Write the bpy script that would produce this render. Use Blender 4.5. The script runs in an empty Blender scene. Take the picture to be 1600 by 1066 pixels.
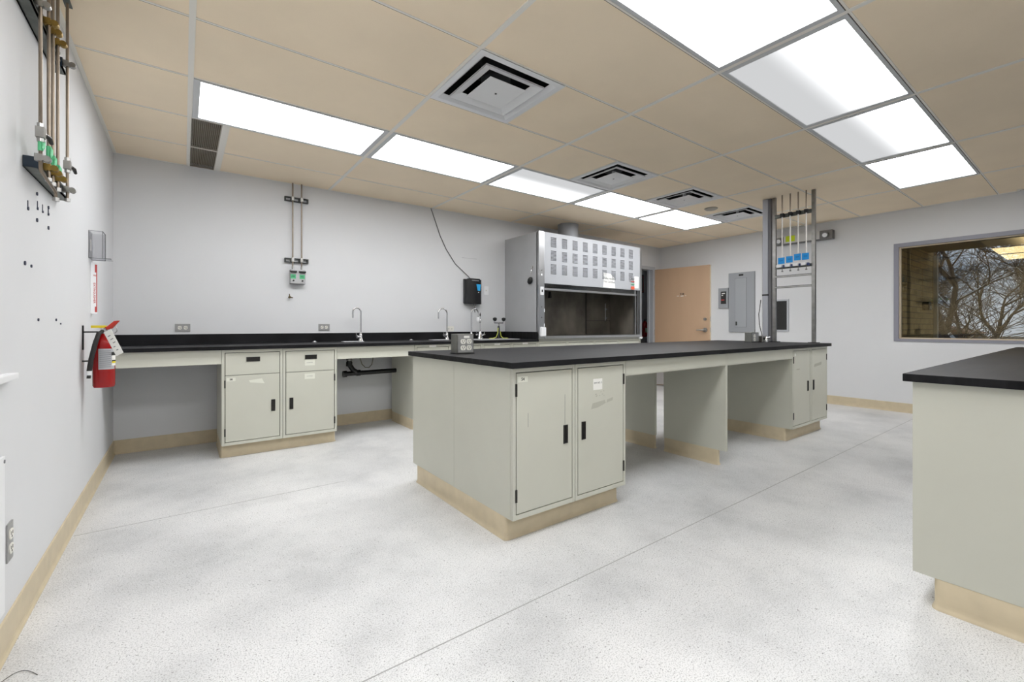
import bpy, bmesh, math, random
from mathutils import Vector, Matrix
random.seed(7)
PI = math.pi
sc = bpy.context.scene
COL = sc.collection

# ------------------------------------------------------------------ camera
cam_d = bpy.data.cameras.new('camera')
cam = bpy.data.objects.new('camera', cam_d); COL.objects.link(cam)
cam.location = (0.4667, -4.8935, 1.0613)
cam.rotation_euler = (PI/2, 0, math.radians(53.3874-90))
cam_d.sensor_width = 36.0
cam_d.lens = 690.456/1600*36
cam_d.shift_y = -23.1/1600
cam_d.clip_start = 0.02; cam_d.clip_end = 300
sc.camera = cam
sc.view_settings.view_transform = 'Standard'
sc.view_settings.look = 'None'
sc.view_settings.gamma = 1.0
sc.view_settings.use_curve_mapping = False
sc.view_settings.exposure = 0.08
try:
    sc.cycles.use_denoising = True
    sc.cycles.max_bounces = 10
    sc.cycles.diffuse_bounces = 6
except Exception: pass
LAMP = 11.6         # radiance of a lit lens
# ------------------------------------------------------------------ world: overcast winter sky
w = bpy.data.worlds.new('sky'); sc.world = w; w.use_nodes = True
nt = w.node_tree; nt.nodes.clear()
wo = nt.nodes.new('ShaderNodeOutputWorld'); bg = nt.nodes.new('ShaderNodeBackground')
tc = nt.nodes.new('ShaderNodeTexCoord'); nz = nt.nodes.new('ShaderNodeTexNoise'); cr = nt.nodes.new('ShaderNodeValToRGB')
nz.inputs['Scale'].default_value = 5; nz.inputs['Detail'].default_value = 4
cr.color_ramp.elements[0].position = .38; cr.color_ramp.elements[0].color = (.36,.47,.62,1)
cr.color_ramp.elements[1].position = .62; cr.color_ramp.elements[1].color = (.72,.78,.86,1)
nt.links.new(tc.outputs['Generated'], nz.inputs['Vector']); nt.links.new(nz.outputs['Fac'], cr.inputs['Fac'])
nt.links.new(cr.outputs['Color'], bg.inputs['Color']); nt.links.new(bg.outputs['Background'], wo.inputs['Surface'])
bg.inputs['Strength'].default_value = 1.0

# ------------------------------------------------------------------ materials
def lin(c):
    r = []
    for v in c[:3]:
        v /= 255.0
        r.append(v/12.92 if v <= .04045 else ((v+.055)/1.055)**2.4)
    return (r[0], r[1], r[2], 1)
MATS = {}
def mat(name, col, rough=.5, metal=0, var=0, vscale=8, bump=0, bscale=200, aniso=None, spec=None):
    if name in MATS: return MATS[name]
    m = bpy.data.materials.new(name); m.use_nodes = True
    n = m.node_tree.nodes; L = m.node_tree.links; b = n['Principled BSDF']
    b.inputs['Base Color'].default_value = lin(col)
    b.inputs['Roughness'].default_value = rough
    b.inputs['Metallic'].default_value = metal
    if spec is not None: b.inputs['Specular IOR Level'].default_value = spec
    t = n.new('ShaderNodeTexCoord'); mp = n.new('ShaderNodeMapping')
    L.new(t.outputs['Object'], mp.inputs['Vector'])
    if aniso: mp.inputs['Scale'].default_value = aniso
    if var:
        z = n.new('ShaderNodeTexNoise'); z.inputs['Scale'].default_value = vscale; z.inputs['Detail'].default_value = 5
        L.new(mp.outputs['Vector'], z.inputs['Vector'])
        r = n.new('ShaderNodeMapRange'); r.inputs['From Min'].default_value = .3; r.inputs['From Max'].default_value = .7
        r.inputs['To Min'].default_value = 1-var; r.inputs['To Max'].default_value = 1+var
        L.new(z.outputs['Fac'], r.inputs['Value'])
        h = n.new('ShaderNodeHueSaturation'); h.inputs['Color'].default_value = lin(col)
        L.new(r.outputs['Result'], h.inputs['Value']); L.new(h.outputs['Color'], b.inputs['Base Color'])
    if bump:
        z2 = n.new('ShaderNodeTexNoise'); z2.inputs['Scale'].default_value = bscale
        L.new(mp.outputs['Vector'], z2.inputs['Vector'])
        bp = n.new('ShaderNodeBump'); bp.inputs['Strength'].default_value = bump; bp.inputs['Distance'].default_value = .002
        L.new(z2.outputs['Fac'], bp.inputs['Height']); L.new(bp.outputs['Normal'], b.inputs['Normal'])
    MATS[name] = m
    return m

WALL   = mat('wall_paint', (211,212,214), .62, var=.02, vscale=1.5, bump=.15, bscale=160)
TILE   = mat('ceiling_tile', (244,227,201), .9, var=.03, vscale=2.5, bump=.3, bscale=300)
TBAR   = mat('ceiling_grid_paint', (232,228,220), .5)
CAB    = mat('sage_grey_enamel', (195,195,183), .38, var=.025, vscale=3)
CABD   = mat('door_gap_shade', (60,60,54), .7)
TOP    = mat('black_epoxy_resin', (25,25,27), .5, var=.5, vscale=3, aniso=(1,9,1), bump=.1, bscale=60, spec=.14)
COVE   = mat('tan_cove_vinyl', (198,184,156), .45, var=.06, vscale=14)
BLACK  = mat('black_plastic', (22,20,18), .4)
BLKABS = mat('black_abs_pipe', (14,14,15), .3)
RUB    = mat('black_rubber', (28,28,28), .6)
STEEL  = mat('brushed_steel', (192,193,195), .3, 1, var=.08, vscale=6, aniso=(40,40,1))
GALV   = mat('galvanised_steel', (168,167,164), .34, 1, var=.12, vscale=25)
DSTEEL = mat('stained_steel_liner', (112,106,97), .5, .3, var=.45, vscale=2.2, aniso=(1.5,1.5,1.0))
CHROME = mat('chrome', (205,205,207), .12, 1)
COPPER = mat('aged_pipe_metal', (142,130,116), .35, .9, var=.1, vscale=15)
BRASS  = mat('brass_clamp', (150,124,66), .42, .85, var=.2, vscale=40)
STRUT  = mat('dark_strut_channel', (104,108,104), .5, .5, var=.2, vscale=20)
WHITE  = mat('white_enamel', (228,229,231), .4)
PANEL  = mat('louver_panel_paint', (166,168,172), .4)
HOODG  = mat('hood_side_paint', (166,167,169), .42, var=.06, vscale=2.5)
DARK   = mat('shadow_black_metal', (18,18,19), .6)
GREYP  = mat('grey_panel_paint', (150,153,157), .45)
GREYC  = mat('conduit_grey', (165,167,175), .4)
RED    = mat('extinguisher_red', (150,6,10), .22)
REDS   = mat('sign_red', (176,62,60), .5)
PAPER  = mat('paper_white', (232,231,226), .8)
LABELW = mat('label_paper', (218,219,207), .7)
INK    = mat('black_ink', (40,40,38), .7)
GREYINK= mat('grey_ink', (125,126,128), .7)
BLUE   = mat('blue_note_paper', (20,140,214), .7)
BLUET  = mat('blue_tape', (40,165,225), .6)
YEL    = mat('yellow_note_paper', (196,214,30), .7)
YELT   = mat('yellow_band', (226,206,40), .6)
YELH   = mat('yellow_hose', (206,214,92), .5)
GREEN  = mat('green_tape', (96,196,140), .6)
GREENL = mat('green_label', (84,178,126), .6)
WOOD   = mat('tan_door_laminate', (192,161,132), .45, var=.04, vscale=1.5, aniso=(3,3,.4))
DOOREDGE = mat('door_edge', (240,226,200), .5)
FRAMEP = mat('grey_frame_paint', (178,181,186), .45)
WFRAME = mat('window_frame_paint', (136,136,146), .45)
BEIGE  = mat('beige_glazing_bead', (205,190,165), .5)
OUTLETP= mat('steel_cover_plate', (158,158,157), .35, .5)
IVORY  = mat('receptacle_white', (226,224,216), .4)
ORANGE = mat('orange_sticker', (214,90,60), .6)
TAPEG  = mat('grey_residue', (176,175,163), .8)
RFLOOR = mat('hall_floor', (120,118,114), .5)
GRILLE = mat('return_grille_metal', (176,168,156), .5, .3)
DUCT   = mat('duct_grey', (150,152,156), .45, .2)
SOFFIT = mat('soffit_olive', (96,84,50), .7)
BARK   = mat('bark', (92,82,76), .9, var=.25, vscale=6)
SNOW   = mat('snow', (225,230,238), .8)
GROUND = mat('winter_ground', (104,92,80), .95, var=.4, vscale=.8)
ROOFR  = mat('rust_red_roof', (120,84,74), .8)
HOUSE  = mat('slate_house_wall', (88,92,104), .8)

# speckled vinyl floor
FLOOR = mat('speckled_floor', (222,222,221), .3)
n = FLOOR.node_tree.nodes; L = FLOOR.node_tree.links; b = n['Principled BSDF']
t = n.new('ShaderNodeTexCoord')
def noise(scale, detail=2, rough=.5):
    z = n.new('ShaderNodeTexNoise'); z.inputs['Scale'].default_value = scale; z.inputs['Detail'].default_value = detail; z.inputs['Roughness'].default_value = rough
    L.new(t.outputs['Object'], z.inputs['Vector']); return z
def ramp(src, p0, c0, p1, c1):
    r = n.new('ShaderNodeValToRGB'); r.color_ramp.elements[0].position = p0; r.color_ramp.elements[0].color = c0
    r.color_ramp.elements[1].position = p1; r.color_ramp.elements[1].color = c1
    L.new(src, r.inputs['Fac']); return r
def mul(a, bb, f=1.0):
    m_ = n.new('ShaderNodeMix'); m_.data_type = 'RGBA'; m_.blend_type = 'MULTIPLY'; m_.inputs['Factor'].default_value = f
    L.new(a, m_.inputs['A']); L.new(bb, m_.inputs['B']); return m_.outputs['Result']
W1 = (1,1,1,1)
base = ramp(noise(1.3, 6, .6).outputs['Fac'], .3, lin((192,193,194)), .62, lin((222,222,222)))
sp1 = ramp(noise(120, 2, .6).outputs['Fac'], .31, (.22,.22,.22,1), .37, W1)
sp2 = ramp(noise(60, 3, .65).outputs['Fac'], .285, (.32,.31,.30,1), .33, W1)
sp3 = ramp(noise(230, 1, .5).outputs['Fac'], .36, (.60,.60,.60,1), .5, W1)
st = ramp(noise(2.6, 8, .7).outputs['Fac'], .32, (.93,.93,.93,1), .5, W1)
o_ = mul(mul(mul(mul(base.outputs['Color'], sp1.outputs['Color'], .8), sp2.outputs['Color'], .75), sp3.outputs['Color'], .8), st.outputs['Color'], .8)
L.new(o_, b.inputs['Base Color'])
rr = n.new('ShaderNodeMapRange'); rr.inputs['To Min'].default_value = .32; rr.inputs['To Max'].default_value = .55
L.new(noise(3, 4).outputs['Fac'], rr.inputs['Value']); L.new(rr.outputs['Result'], b.inputs['Roughness'])

# yellow brick for the wing outside
BRICK = mat('yellow_brick', (150,128,84), .9)
n = BRICK.node_tree.nodes; L = BRICK.node_tree.links; b = n['Principled BSDF']
t = n.new('ShaderNodeTexCoord'); bt = n.new('ShaderNodeTexBrick'); mp = n.new('ShaderNodeMapping')
mp.inputs['Rotation'].default_value = (-PI/2, 0, 0)
bt.inputs['Color1'].default_value = lin((150,128,82)); bt.inputs['Color2'].default_value = lin((134,112,70)); bt.inputs['Mortar'].default_value = lin((92,78,50))
bt.inputs['Scale'].default_value = 1; bt.inputs['Brick Width'].default_value = .3; bt.inputs['Row Height'].default_value = .1; bt.inputs['Mortar Size'].default_value = .008
L.new(t.outputs['Object'], mp.inputs['Vector']); L.new(mp.outputs['Vector'], bt.inputs['Vector']); L.new(bt.outputs['Color'], b.inputs['Base Color'])

# coated window glass: clear with an amber partial mirror
GLASS = bpy.data.materials.new('coated_window_glass'); GLASS.use_nodes = True
n = GLASS.node_tree.nodes; L = GLASS.node_tree.links; n.clear()
o = n.new('ShaderNodeOutputMaterial'); mx = n.new('ShaderNodeMixShader'); tr = n.new('ShaderNodeBsdfTransparent'); gl = n.new('ShaderNodeBsdfGlossy')
tr.inputs['Color'].default_value = (.80,.81,.80,1); gl.inputs['Color'].default_value = (1,.74,.36,1); gl.inputs['Roughness'].default_value = .0
mx.inputs['Fac'].default_value = .058
L.new(tr.outputs[0], mx.inputs[1]); L.new(gl.outputs[0], mx.inputs[2]); L.new(mx.outputs[0], o.inputs['Surface'])
def clear_plastic(name, tint, f):
    m = bpy.data.materials.new(name); m.use_nodes = True
    n = m.node_tree.nodes; L = m.node_tree.links; n.clear()
    o = n.new('ShaderNodeOutputMaterial'); mx = n.new('ShaderNodeMixShader'); tr = n.new('ShaderNodeBsdfTransparent'); gl = n.new('ShaderNodeBsdfGlossy')
    tr.inputs['Color'].default_value = tint; gl.inputs['Roughness'].default_value = .08; mx.inputs['Fac'].default_value = f
    L.new(tr.outputs[0], mx.inputs[1]); L.new(gl.outputs[0], mx.inputs[2]); L.new(mx.outputs[0], o.inputs['Surface']); return m
ACRYL = clear_plastic('clear_acrylic', (.90,.90,.91,1), .12)
ACEDGE = clear_plastic('acrylic_edge', (.35,.36,.38,1), .3)
SASHG = clear_plastic('sash_glass', (.45,.47,.46,1), .14)

def lens_mat(name, dim_axis=None, lo=.12):
    """a lit prismatic lens; with one tube out its side of the lens gives less light"""
    m = bpy.data.materials.new(name); m.use_nodes = True
    n = m.node_tree.nodes; L = m.node_tree.links; n.clear()
    o = n.new('ShaderNodeOutputMaterial'); e = n.new('ShaderNodeEmission'); e.inputs['Color'].default_value = (.972,.985,1,1)
    e.inputs['Strength'].default_value = LAMP
    if dim_axis:
        t = n.new('ShaderNodeTexCoord'); s = n.new('ShaderNodeSeparateXYZ'); r = n.new('ShaderNodeMapRange')
        L.new(t.outputs['Generated'], s.inputs[0]); L.new(s.outputs['Y'], r.inputs['Value'])
        r.interpolation_type = 'SMOOTHSTEP'
        if dim_axis == '+Y': r.inputs['From Min'].default_value = .45; r.inputs['From Max'].default_value = .85
        else: r.inputs['From Min'].default_value = .95; r.inputs['From Max'].default_value = .25
        if dim_axis == '+Y': r.inputs['From Min'].default_value = -.05; r.inputs['From Max'].default_value = .72
        r.inputs['To Min'].default_value = math.log(LAMP); r.inputs['To Max'].default_value = math.log(lo)
        p = n.new('ShaderNodeMath'); p.operation = 'POWER'; p.inputs[0].default_value = math.e
        L.new(r.outputs['Result'], p.inputs[1]); L.new(p.outputs[0], e.inputs['Strength'])
    L.new(e.outputs[0], o.inputs['Surface']); return m
LENS = lens_mat('lens_lit'); LENS_FILL = lens_mat('lens_fill_low', None); LENS_FILL.node_tree.nodes['Emission'].inputs['Strength'].default_value = LAMP*.42; LENS_DP = lens_mat('lens_lit_dim_back', '+Y', .62); LENS_DM = lens_mat('lens_lit_dim_front', '-Y', .62)

# ------------------------------------------------------------------ mesh builder
def root_of(o):
    while o.parent: o = o.parent
    return o
class MB:
    def __init__(s): s.v = []; s.f = []
    def add(s, vs, fs):
        k = len(s.v); s.v += [Vector(q) for q in vs]; s.f += [tuple(i+k for i in f) for f in fs]; return s
    def box(s, x0, x1, y0, y1, z0, z1, bev=0):
        if x0 > x1: x0, x1 = x1, x0
        if y0 > y1: y0, y1 = y1, y0
        if z0 > z1: z0, z1 = z1, z0
        if bev <= 0:
            return s.add([(x0,y0,z0),(x1,y0,z0),(x1,y1,z0),(x0,y1,z0),(x0,y0,z1),(x1,y0,z1),(x1,y1,z1),(x0,y1,z1)],
                  [(3,2,1,0),(4,5,6,7),(0,1,5,4),(1,2,6,5),(2,3,7,6),(3,0,4,7)])
        bm = bmesh.new(); bmesh.ops.create_cube(bm, size=1)
        bmesh.ops.scale(bm, vec=(x1-x0, y1-y0, z1-z0), verts=bm.verts)
        bmesh.ops.translate(bm, vec=((x0+x1)/2,(y0+y1)/2,(z0+z1)/2), verts=bm.verts)
        bmesh.ops.bevel(bm, geom=list(bm.edges), offset=min(bev, .45*min(x1-x0,y1-y0,z1-z0)), segments=2, affect='EDGES', profile=.7)
        bm.verts.index_update()
        s.add([v.co.copy() for v in bm.verts], [tuple(v.index for v in f.verts) for f in bm.faces]); bm.free(); return s
    def tube(s, pts, r, n=10, caps=True):
        pts = [Vector(p) for p in pts]; m = len(pts)
        rs = r if isinstance(r, (list, tuple)) else [r]*m
        up = Vector((0,0,1)); d0 = (pts[1]-pts[0]).normalized()
        if abs(d0.dot(up)) > .95: up = Vector((1,0,0))
        a = d0.cross(up).normalized(); vs = []; fs = []
        for i in range(m):
            if i == 0: d = pts[1]-pts[0]
            elif i == m-1: d = pts[-1]-pts[-2]
            else: d = (pts[i+1]-pts[i]).normalized()+(pts[i]-pts[i-1]).normalized()
            if d.length < 1e-9: d = d0
            d = d.normalized(); a = (a-d*a.dot(d))
            if a.length < 1e-6: a = d.orthogonal()
            a.normalize(); b = d.cross(a)
            for k in range(n):
                t = 2*PI*k/n; vs.append(pts[i]+(a*math.cos(t)+b*math.sin(t))*rs[i])
        for i in range(m-1):
            for k in range(n):
                k2 = (k+1) % n; fs.append((i*n+k, i*n+k2, (i+1)*n+k2, (i+1)*n+k))
        if caps: fs.append(tuple(range(n-1,-1,-1))); fs.append(tuple(range((m-1)*n, m*n)))
        return s.add(vs, fs)
    def cyl(s, p0, p1, r, n=16): return s.tube([p0, p1], r, n)
    def lathe(s, prof, c, n=24):
        vs = []; fs = []; m = len(prof)
        for r, z in prof:
            for k in range(n):
                t = 2*PI*k/n; vs.append((c[0]+r*math.cos(t), c[1]+r*math.sin(t), c[2]+z))
        for i in range(m-1):
            for k in range(n):
                k2 = (k+1) % n; fs.append((i*n+k, i*n+k2, (i+1)*n+k2, (i+1)*n+k))
        fs.append(tuple(range(n-1,-1,-1))); fs.append(tuple(range((m-1)*n, m*n)))
        return s.add(vs, fs)
    def prism(s, poly, axis, a0, a1):
        def P(u, v, w): return {'x': (w,u,v), 'y': (u,w,v), 'z': (u,v,w)}[axis]
        k = len(poly); vs = [P(u,v,a0) for u,v in poly]+[P(u,v,a1) for u,v in poly]
        fs = [tuple(range(k)), tuple(range(2*k-1,k-1,-1))]+[(i, i+k, (i+1)%k+k, (i+1)%k) for i in range(k)]
        return s.add(vs, fs)
    def plate(s, us, vs_, keep, w0, w1, axis):
        """slab of cells with holes; axis = thickness direction"""
        def P(u, v, w): return {'x': (w,u,v), 'y': (u,w,v), 'z': (u,v,w)}[axis]
        nu, nv = len(us)-1, len(vs_)-1
        K = lambda i, j: 0 <= i < nu and 0 <= j < nv and keep(i, j)
        for i in range(nu):
            for j in range(nv):
                if not K(i, j): continue
                u0,u1,v0,v1 = us[i],us[i+1],vs_[j],vs_[j+1]
                for w_ in (w0, w1): s.add([P(u0,v0,w_),P(u1,v0,w_),P(u1,v1,w_),P(u0,v1,w_)], [(0,1,2,3)])
                if not K(i-1,j): s.add([P(u0,v0,w0),P(u0,v1,w0),P(u0,v1,w1),P(u0,v0,w1)], [(0,1,2,3)])
                if not K(i+1,j): s.add([P(u1,v0,w0),P(u1,v1,w0),P(u1,v1,w1),P(u1,v0,w1)], [(0,1,2,3)])
                if not K(i,j-1): s.add([P(u0,v0,w0),P(u1,v0,w0),P(u1,v0,w1),P(u0,v0,w1)], [(0,1,2,3)])
                if not K(i,j+1): s.add([P(u0,v1,w0),P(u1,v1,w0),P(u1,v1,w1),P(u0,v1,w1)], [(0,1,2,3)])
        return s
    def xf(s, M):
        s.v = [M @ v for v in s.v]; return s
    def obj(s, name, m, parent=None, smooth=False, label=None, origin=None):
        me = bpy.data.meshes.new(name); o = bpy.data.objects.new(name, me); COL.objects.link(o)
        if parent is not None:
            off = root_of(parent)['_o'] if '_o' in root_of(parent) else (0,0,0)
            off = Vector(off)
        elif origin is not None: off = Vector(origin)
        else:
            xs = [v.x for v in s.v]; ys = [v.y for v in s.v]; zs = [v.z for v in s.v]
            off = Vector(((min(xs)+max(xs))/2, (min(ys)+max(ys))/2, min(zs)))
        me.from_pydata([tuple(v-off) for v in s.v], [], s.f)
        bm = bmesh.new(); bm.from_mesh(me); bmesh.ops.remove_doubles(bm, verts=bm.verts, dist=1e-5)
        bmesh.ops.recalc_face_normals(bm, faces=bm.faces); bm.to_mesh(me); bm.free()
        me.materials.append(m)
        if parent is not None: o.parent = parent
        else: o.location = off; o['_o'] = tuple(off)
        if smooth:
            for p in me.polygons: p.use_smooth = True
            try: me.set_sharp_from_angle(angle=math.radians(40))
            except Exception: pass
        if label: o['label'] = label
        return o
def tag(o, label=None, cat=None, group=None, kind=None):
    if label: o['label'] = label
    if cat: o['category'] = cat
    if group: o['group'] = group
    if kind: o['kind'] = kind
    return o
def thing(name, loc, label, cat, group=None):
    o = bpy.data.objects.new(name, None); COL.objects.link(o); o.location = loc; o['_o'] = tuple(loc)
    o.empty_display_size = .1
    return tag(o, label, cat, group)
def copy_tree(o, parent=None):
    c = o.copy(); COL.objects.link(c)
    c.parent = parent
    for ch in list(o.children): copy_tree(ch, c)
    return c
def struct(o): o['kind'] = 'structure'; return o
_tc = {}
def text_mb(s, size, org, xd, yd, bold=.0, align='CENTER'):
    """letters lying in the plane of xd (reading direction) and yd (up)"""
    key = (s, bold, align)
    if key not in _tc:
        c = bpy.data.curves.new('t', 'FONT'); c.body = s; c.size = 1; c.align_x = align; c.align_y = 'CENTER'; c.offset = bold; c.resolution_u = 2
        o = bpy.data.objects.new('t', c); COL.objects.link(o)
        dg = bpy.context.evaluated_depsgraph_get(); me = bpy.data.meshes.new_from_object(o.evaluated_get(dg))
        _tc[key] = ([v.co.copy() for v in me.vertices], [tuple(p.vertices) for p in me.polygons])
        bpy.data.objects.remove(o); bpy.data.curves.remove(c); bpy.data.meshes.remove(me)
    vs, fs = _tc[key]; xd = Vector(xd).normalized(); yd = Vector(yd).normalized(); org = Vector(org); mb = MB()
    mb.add([org+xd*(v.x*size)+yd*(v.y*size) for v in vs], fs); return mb
def arc(c, r, a0, a1, u, v, n=10):
    c = Vector(c); u = Vector(u); v = Vector(v)
    return [c+u*(r*math.cos(a0+(a1-a0)*i/n))+v*(r*math.sin(a0+(a1-a0)*i/n)) for i in range(n+1)]

# ================================================================== THE ROOM
H = 2.494; XL = 7.49; XR = 7.58; YF = -7.6
GX = [0.4997+1.1962*k for k in range(6)]          # grid lines across
ROW = lambda j: -2.9753+.6096*j
# floor
struct(MB().box(-.02, 7.9, YF, 3.0, -.06, 0).obj('floor', FLOOR, origin=(0,0,0)))
fs = MB()
fs.box(.02, XR-.02, -3.572, -3.568, 0, .0008); fs.box(.02, 1.35, -1.782, -1.779, 0, .0008)
struct(fs.obj('trim_1', mat('floor_seam', (158,158,157), .6)))
# walls
struct(MB().box(-.15, 0, YF-.15, .15, 0, H+.5).obj('wall_left', WALL, origin=(0,0,0)))
DX0, DX1, DZ = 6.33, 7.262, 2.085
struct(MB().plate([0, DX0, DX1, XR+.3], [0, DZ, H+.5], lambda i,j: not (i == 1 and j == 0), 0, .09, 'y').obj('wall_back', WALL, origin=(0,0,0)))
WY0, WY1, WZ0, WZ1 = -5.9, -3.312, .878, 2.083
wr = MB().plate([YF-.15, WY0, WY1, .0], [0, WZ0, WZ1, H+.5], lambda i,j: not (i == 1 and j == 1), XR, XR+.25, 'x')
wr.box(XL, XR, -1.785, 0, 0, H+.5)
struct(wr.obj('wall_right', WALL, origin=(0,0,0)))
struct(MB().box(0, XR, YF-.15, YF, 0, H+.5).obj('wall_front', WALL, origin=(0,0,0)))
# ceiling: one tile field with openings for lights and air fittings
xs = sorted(set([0]+GX+[XR]+[GX[1]+.598, GX[2]+.62, GX[3]+.598, GX[4]+.598, .51, .69]))
ys = [YF]+[ROW(j) for j in range(-7, 5)]+[0]; ys = sorted(set(round(y,4) for y in ys))
def cell_kind(xc, yc):
    r = (yc-ROW(0))/.6096
    if 2 < r < 3 and GX[0] < xc < GX[5]: return 'light'
    if -2 < r < -1 and GX[0] < xc < GX[5]: return 'light'
    if -6 < r < -5 and GX[0] < xc < GX[5]: return 'light'
    if 0 < r < 1 and GX[1] < xc < GX[1]+.598: return 'vent'
    if 1 < r < 2 and any(a < xc < b for a, b in ((GX[2]+.62,GX[3]),(GX[3]+.598,GX[4]),(GX[4]+.598,GX[5]))): return 'vent'
    if r > 3 and .51 < xc < .69: return 'grille'
    return None
cl = MB().plate(xs, ys, lambda i,j: cell_kind((xs[i]+xs[i+1])/2, (ys[j]+ys[j+1])/2) is None, H+.003, H+.02, 'z')
ceil = struct(cl.obj('ceiling', TILE, origin=(0,0,0)))
g = MB()
for x in GX+[.0+.006, XR-.006]: g.box(x-.0135, x+.0135, YF, 0, H-.001, H+.012)
for j in range(-7, 5): g.box(0, XR, ROW(j)-.0055, ROW(j)+.0055, H, H+.012)
for x, j in ((GX[1]+.598,0),(GX[2]+.60,1),(GX[3]+.598,1),(GX[4]+.598,1)): g.box(x-.008, x+.008, ROW(j), ROW(j+1), H, H+.012)
g.box(.69, .735, ROW(3), 0, H-.001, H+.012); g.box(0, XR, -.012, 0, H, H+.012)
struct(g.obj('ceiling_grid', TBAR, ceil))
dk = MB()
for j in range(-7, 5): dk.box(0, XR, ROW(j)+.0055, ROW(j)+.0085, H+.0005, H+.01)
struct(dk.obj('ceiling_gap', mat('tile_shadow_gap', (70,60,50), .9), ceil))
struct(MB().box(-.1, XR+.3, YF-.1, .1, H+.45, H+.5).obj('ceiling_deck', DARK, origin=(0,0,0)))

# baseboards
def cove_profile_run(mb, p0, p1, nrm, h=.115):
    """straight run of cove base from p0 to p1 on a wall with normal nrm"""
    prof = [(0,0),(.014,0),(.014,.003),(.009,.009),(.0065,.018),(.006,h-.004),(.003,h),(0,h)]
    p0 = Vector(p0); p1 = Vector(p1); nv = Vector(nrm); k = len(prof)
    vs = [p0+nv*a+Vector((0,0,b)) for a,b in prof]+[p1+nv*a+Vector((0,0,b)) for a,b in prof]
    mb.add(vs, [tuple(range(k)), tuple(range(2*k-1,k-1,-1))]+[(i,i+k,(i+1)%k+k,(i+1)%k) for i in range(k)])
m_ = MB(); cove_profile_run(m_, (0,YF,0), (0,0,0), (1,0,0)); struct(m_.obj('baseboard_left', COVE))
m_ = MB(); cove_profile_run(m_, (0,0,0), (4.0,0,0), (0,-1,0)); struct(m_.obj('baseboard_back', COVE))
m_ = MB(); cove_profile_run(m_, (XR,YF,0), (XR,-1.785,0), (-1,0,0)); cove_profile_run(m_, (XL,-1.785,0), (XL,-.05,0), (-1,0,0)); cove_profile_run(m_, (XL,-1.785,0), (XR,-1.785,0), (0,-1,0))
struct(m_.obj('baseboard_right', COVE))

# doorway frame and the open door
m_ = MB()
for x0, x1 in ((DX0-.05, DX0+.012), (DX1-.012, DX1+.05)): m_.box(x0, x1, -.02, .105, 0, DZ+.04, .003)
m_.box(DX0-.05, DX1+.05, -.021, .106, DZ-.012, DZ+.045, .003)
m_.box(DX1-.03, DX1-.01, .05, .075, 0, DZ-.01); m_.box(DX0+.01, DX0+.03, .05, .075, 0, DZ-.01)
struct(m_.obj('trim_2', FRAMEP, origin=(0,0,0)))
HX, HY = 7.30, -.025
tip = Vector((7.442-HX, -.985-HY, 0)); dl = tip.length; ang = math.atan2(tip.y, tip.x)
DM = Matrix.Translation((HX, HY, 0)) @ Matrix.Rotation(ang, 4, 'Z')     # local x along the leaf, local -y = face seen
door = struct(MB().box(.0, dl, 0, .045, .012, DZ-.005, .002).xf(DM).obj('door_1', WOOD, origin=(0,0,0)))
sgn = -1
struct(MB().box(dl-.0005, dl+.0015, .001, .044, .014, DZ-.007).xf(DM).obj('door_edge', DOOREDGE, door))
fx = -.0  # face plane in local y
m_ = MB(); m_.cyl((dl-.075, -.002, 1.0), (dl-.075, -.022, 1.0), .036, 20); m_.tube([(dl-.075,-.02,1.0),(dl-.075,-.055,1.0),(dl-.09,-.062,1.0),(dl-.2,-.06,.998)], [.014,.013,.012,.008], 10)
m_.cyl((dl-.075, .046, 1.0), (dl-.075, .066, 1.0), .036, 20); m_.tube([(dl-.075,.062,1.0),(dl-.19,.062,1.0)], .01, 8)
struct(m_.xf(DM).obj('door_handle', GALV, door, True))
struct(MB().cyl((dl-.075,-.001,1.18), (dl-.075,-.018,1.18), .024, 18).xf(DM).obj('deadbolt', GALV, door, True))
m_ = MB()
for z in (1.0, 1.18): m_.box(dl+.001, dl+.003, .012, .034, z-.04, z+.04)
struct(m_.xf(DM).obj('latch_plate', STEEL, door))
for z in (1.75, .95, .25): struct(MB().cyl((-.008,.0,z-.05), (-.008,.0,z+.05), .009, 8).xf(DM).obj('hinge', GALV, door))
struct(text_mb('238', .05, DM @ Vector((.50,-.0012,1.615)), DM.to_3x3() @ Vector((1,0,0)), (0,0,1), .02).obj('room_number', INK, door))
m_ = MB()
for a, b_, z, q in ((.41,.45,1.585,.010),(.475,.525,1.583,.016),(.55,.575,1.588,.007)): m_.box(a, b_, -.0012, 0, z-q/2, z+q/2)
struct(m_.xf(DM).obj('torn_tape', PAPER, door))
struct(MB().box(.03, dl-.03, -.0015, 0, .02, .27).xf(DM).obj('kick_plate', mat('kick_plate_grey',(206,202,200),.35,.3), door))
# hall beyond the doorway
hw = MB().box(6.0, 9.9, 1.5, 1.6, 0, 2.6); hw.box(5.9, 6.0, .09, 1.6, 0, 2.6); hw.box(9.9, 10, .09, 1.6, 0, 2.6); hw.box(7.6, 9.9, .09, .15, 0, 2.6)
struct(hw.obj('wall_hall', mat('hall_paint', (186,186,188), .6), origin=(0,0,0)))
struct(MB().box(5.9, 9.7, .15, 1.6, 2.6, 2.65).obj('ceiling_hall', TILE))
struct(MB().box(7.9, 9.7, .15, 1.6, -.05, 0).obj('floor_hall', RFLOOR))

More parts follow.
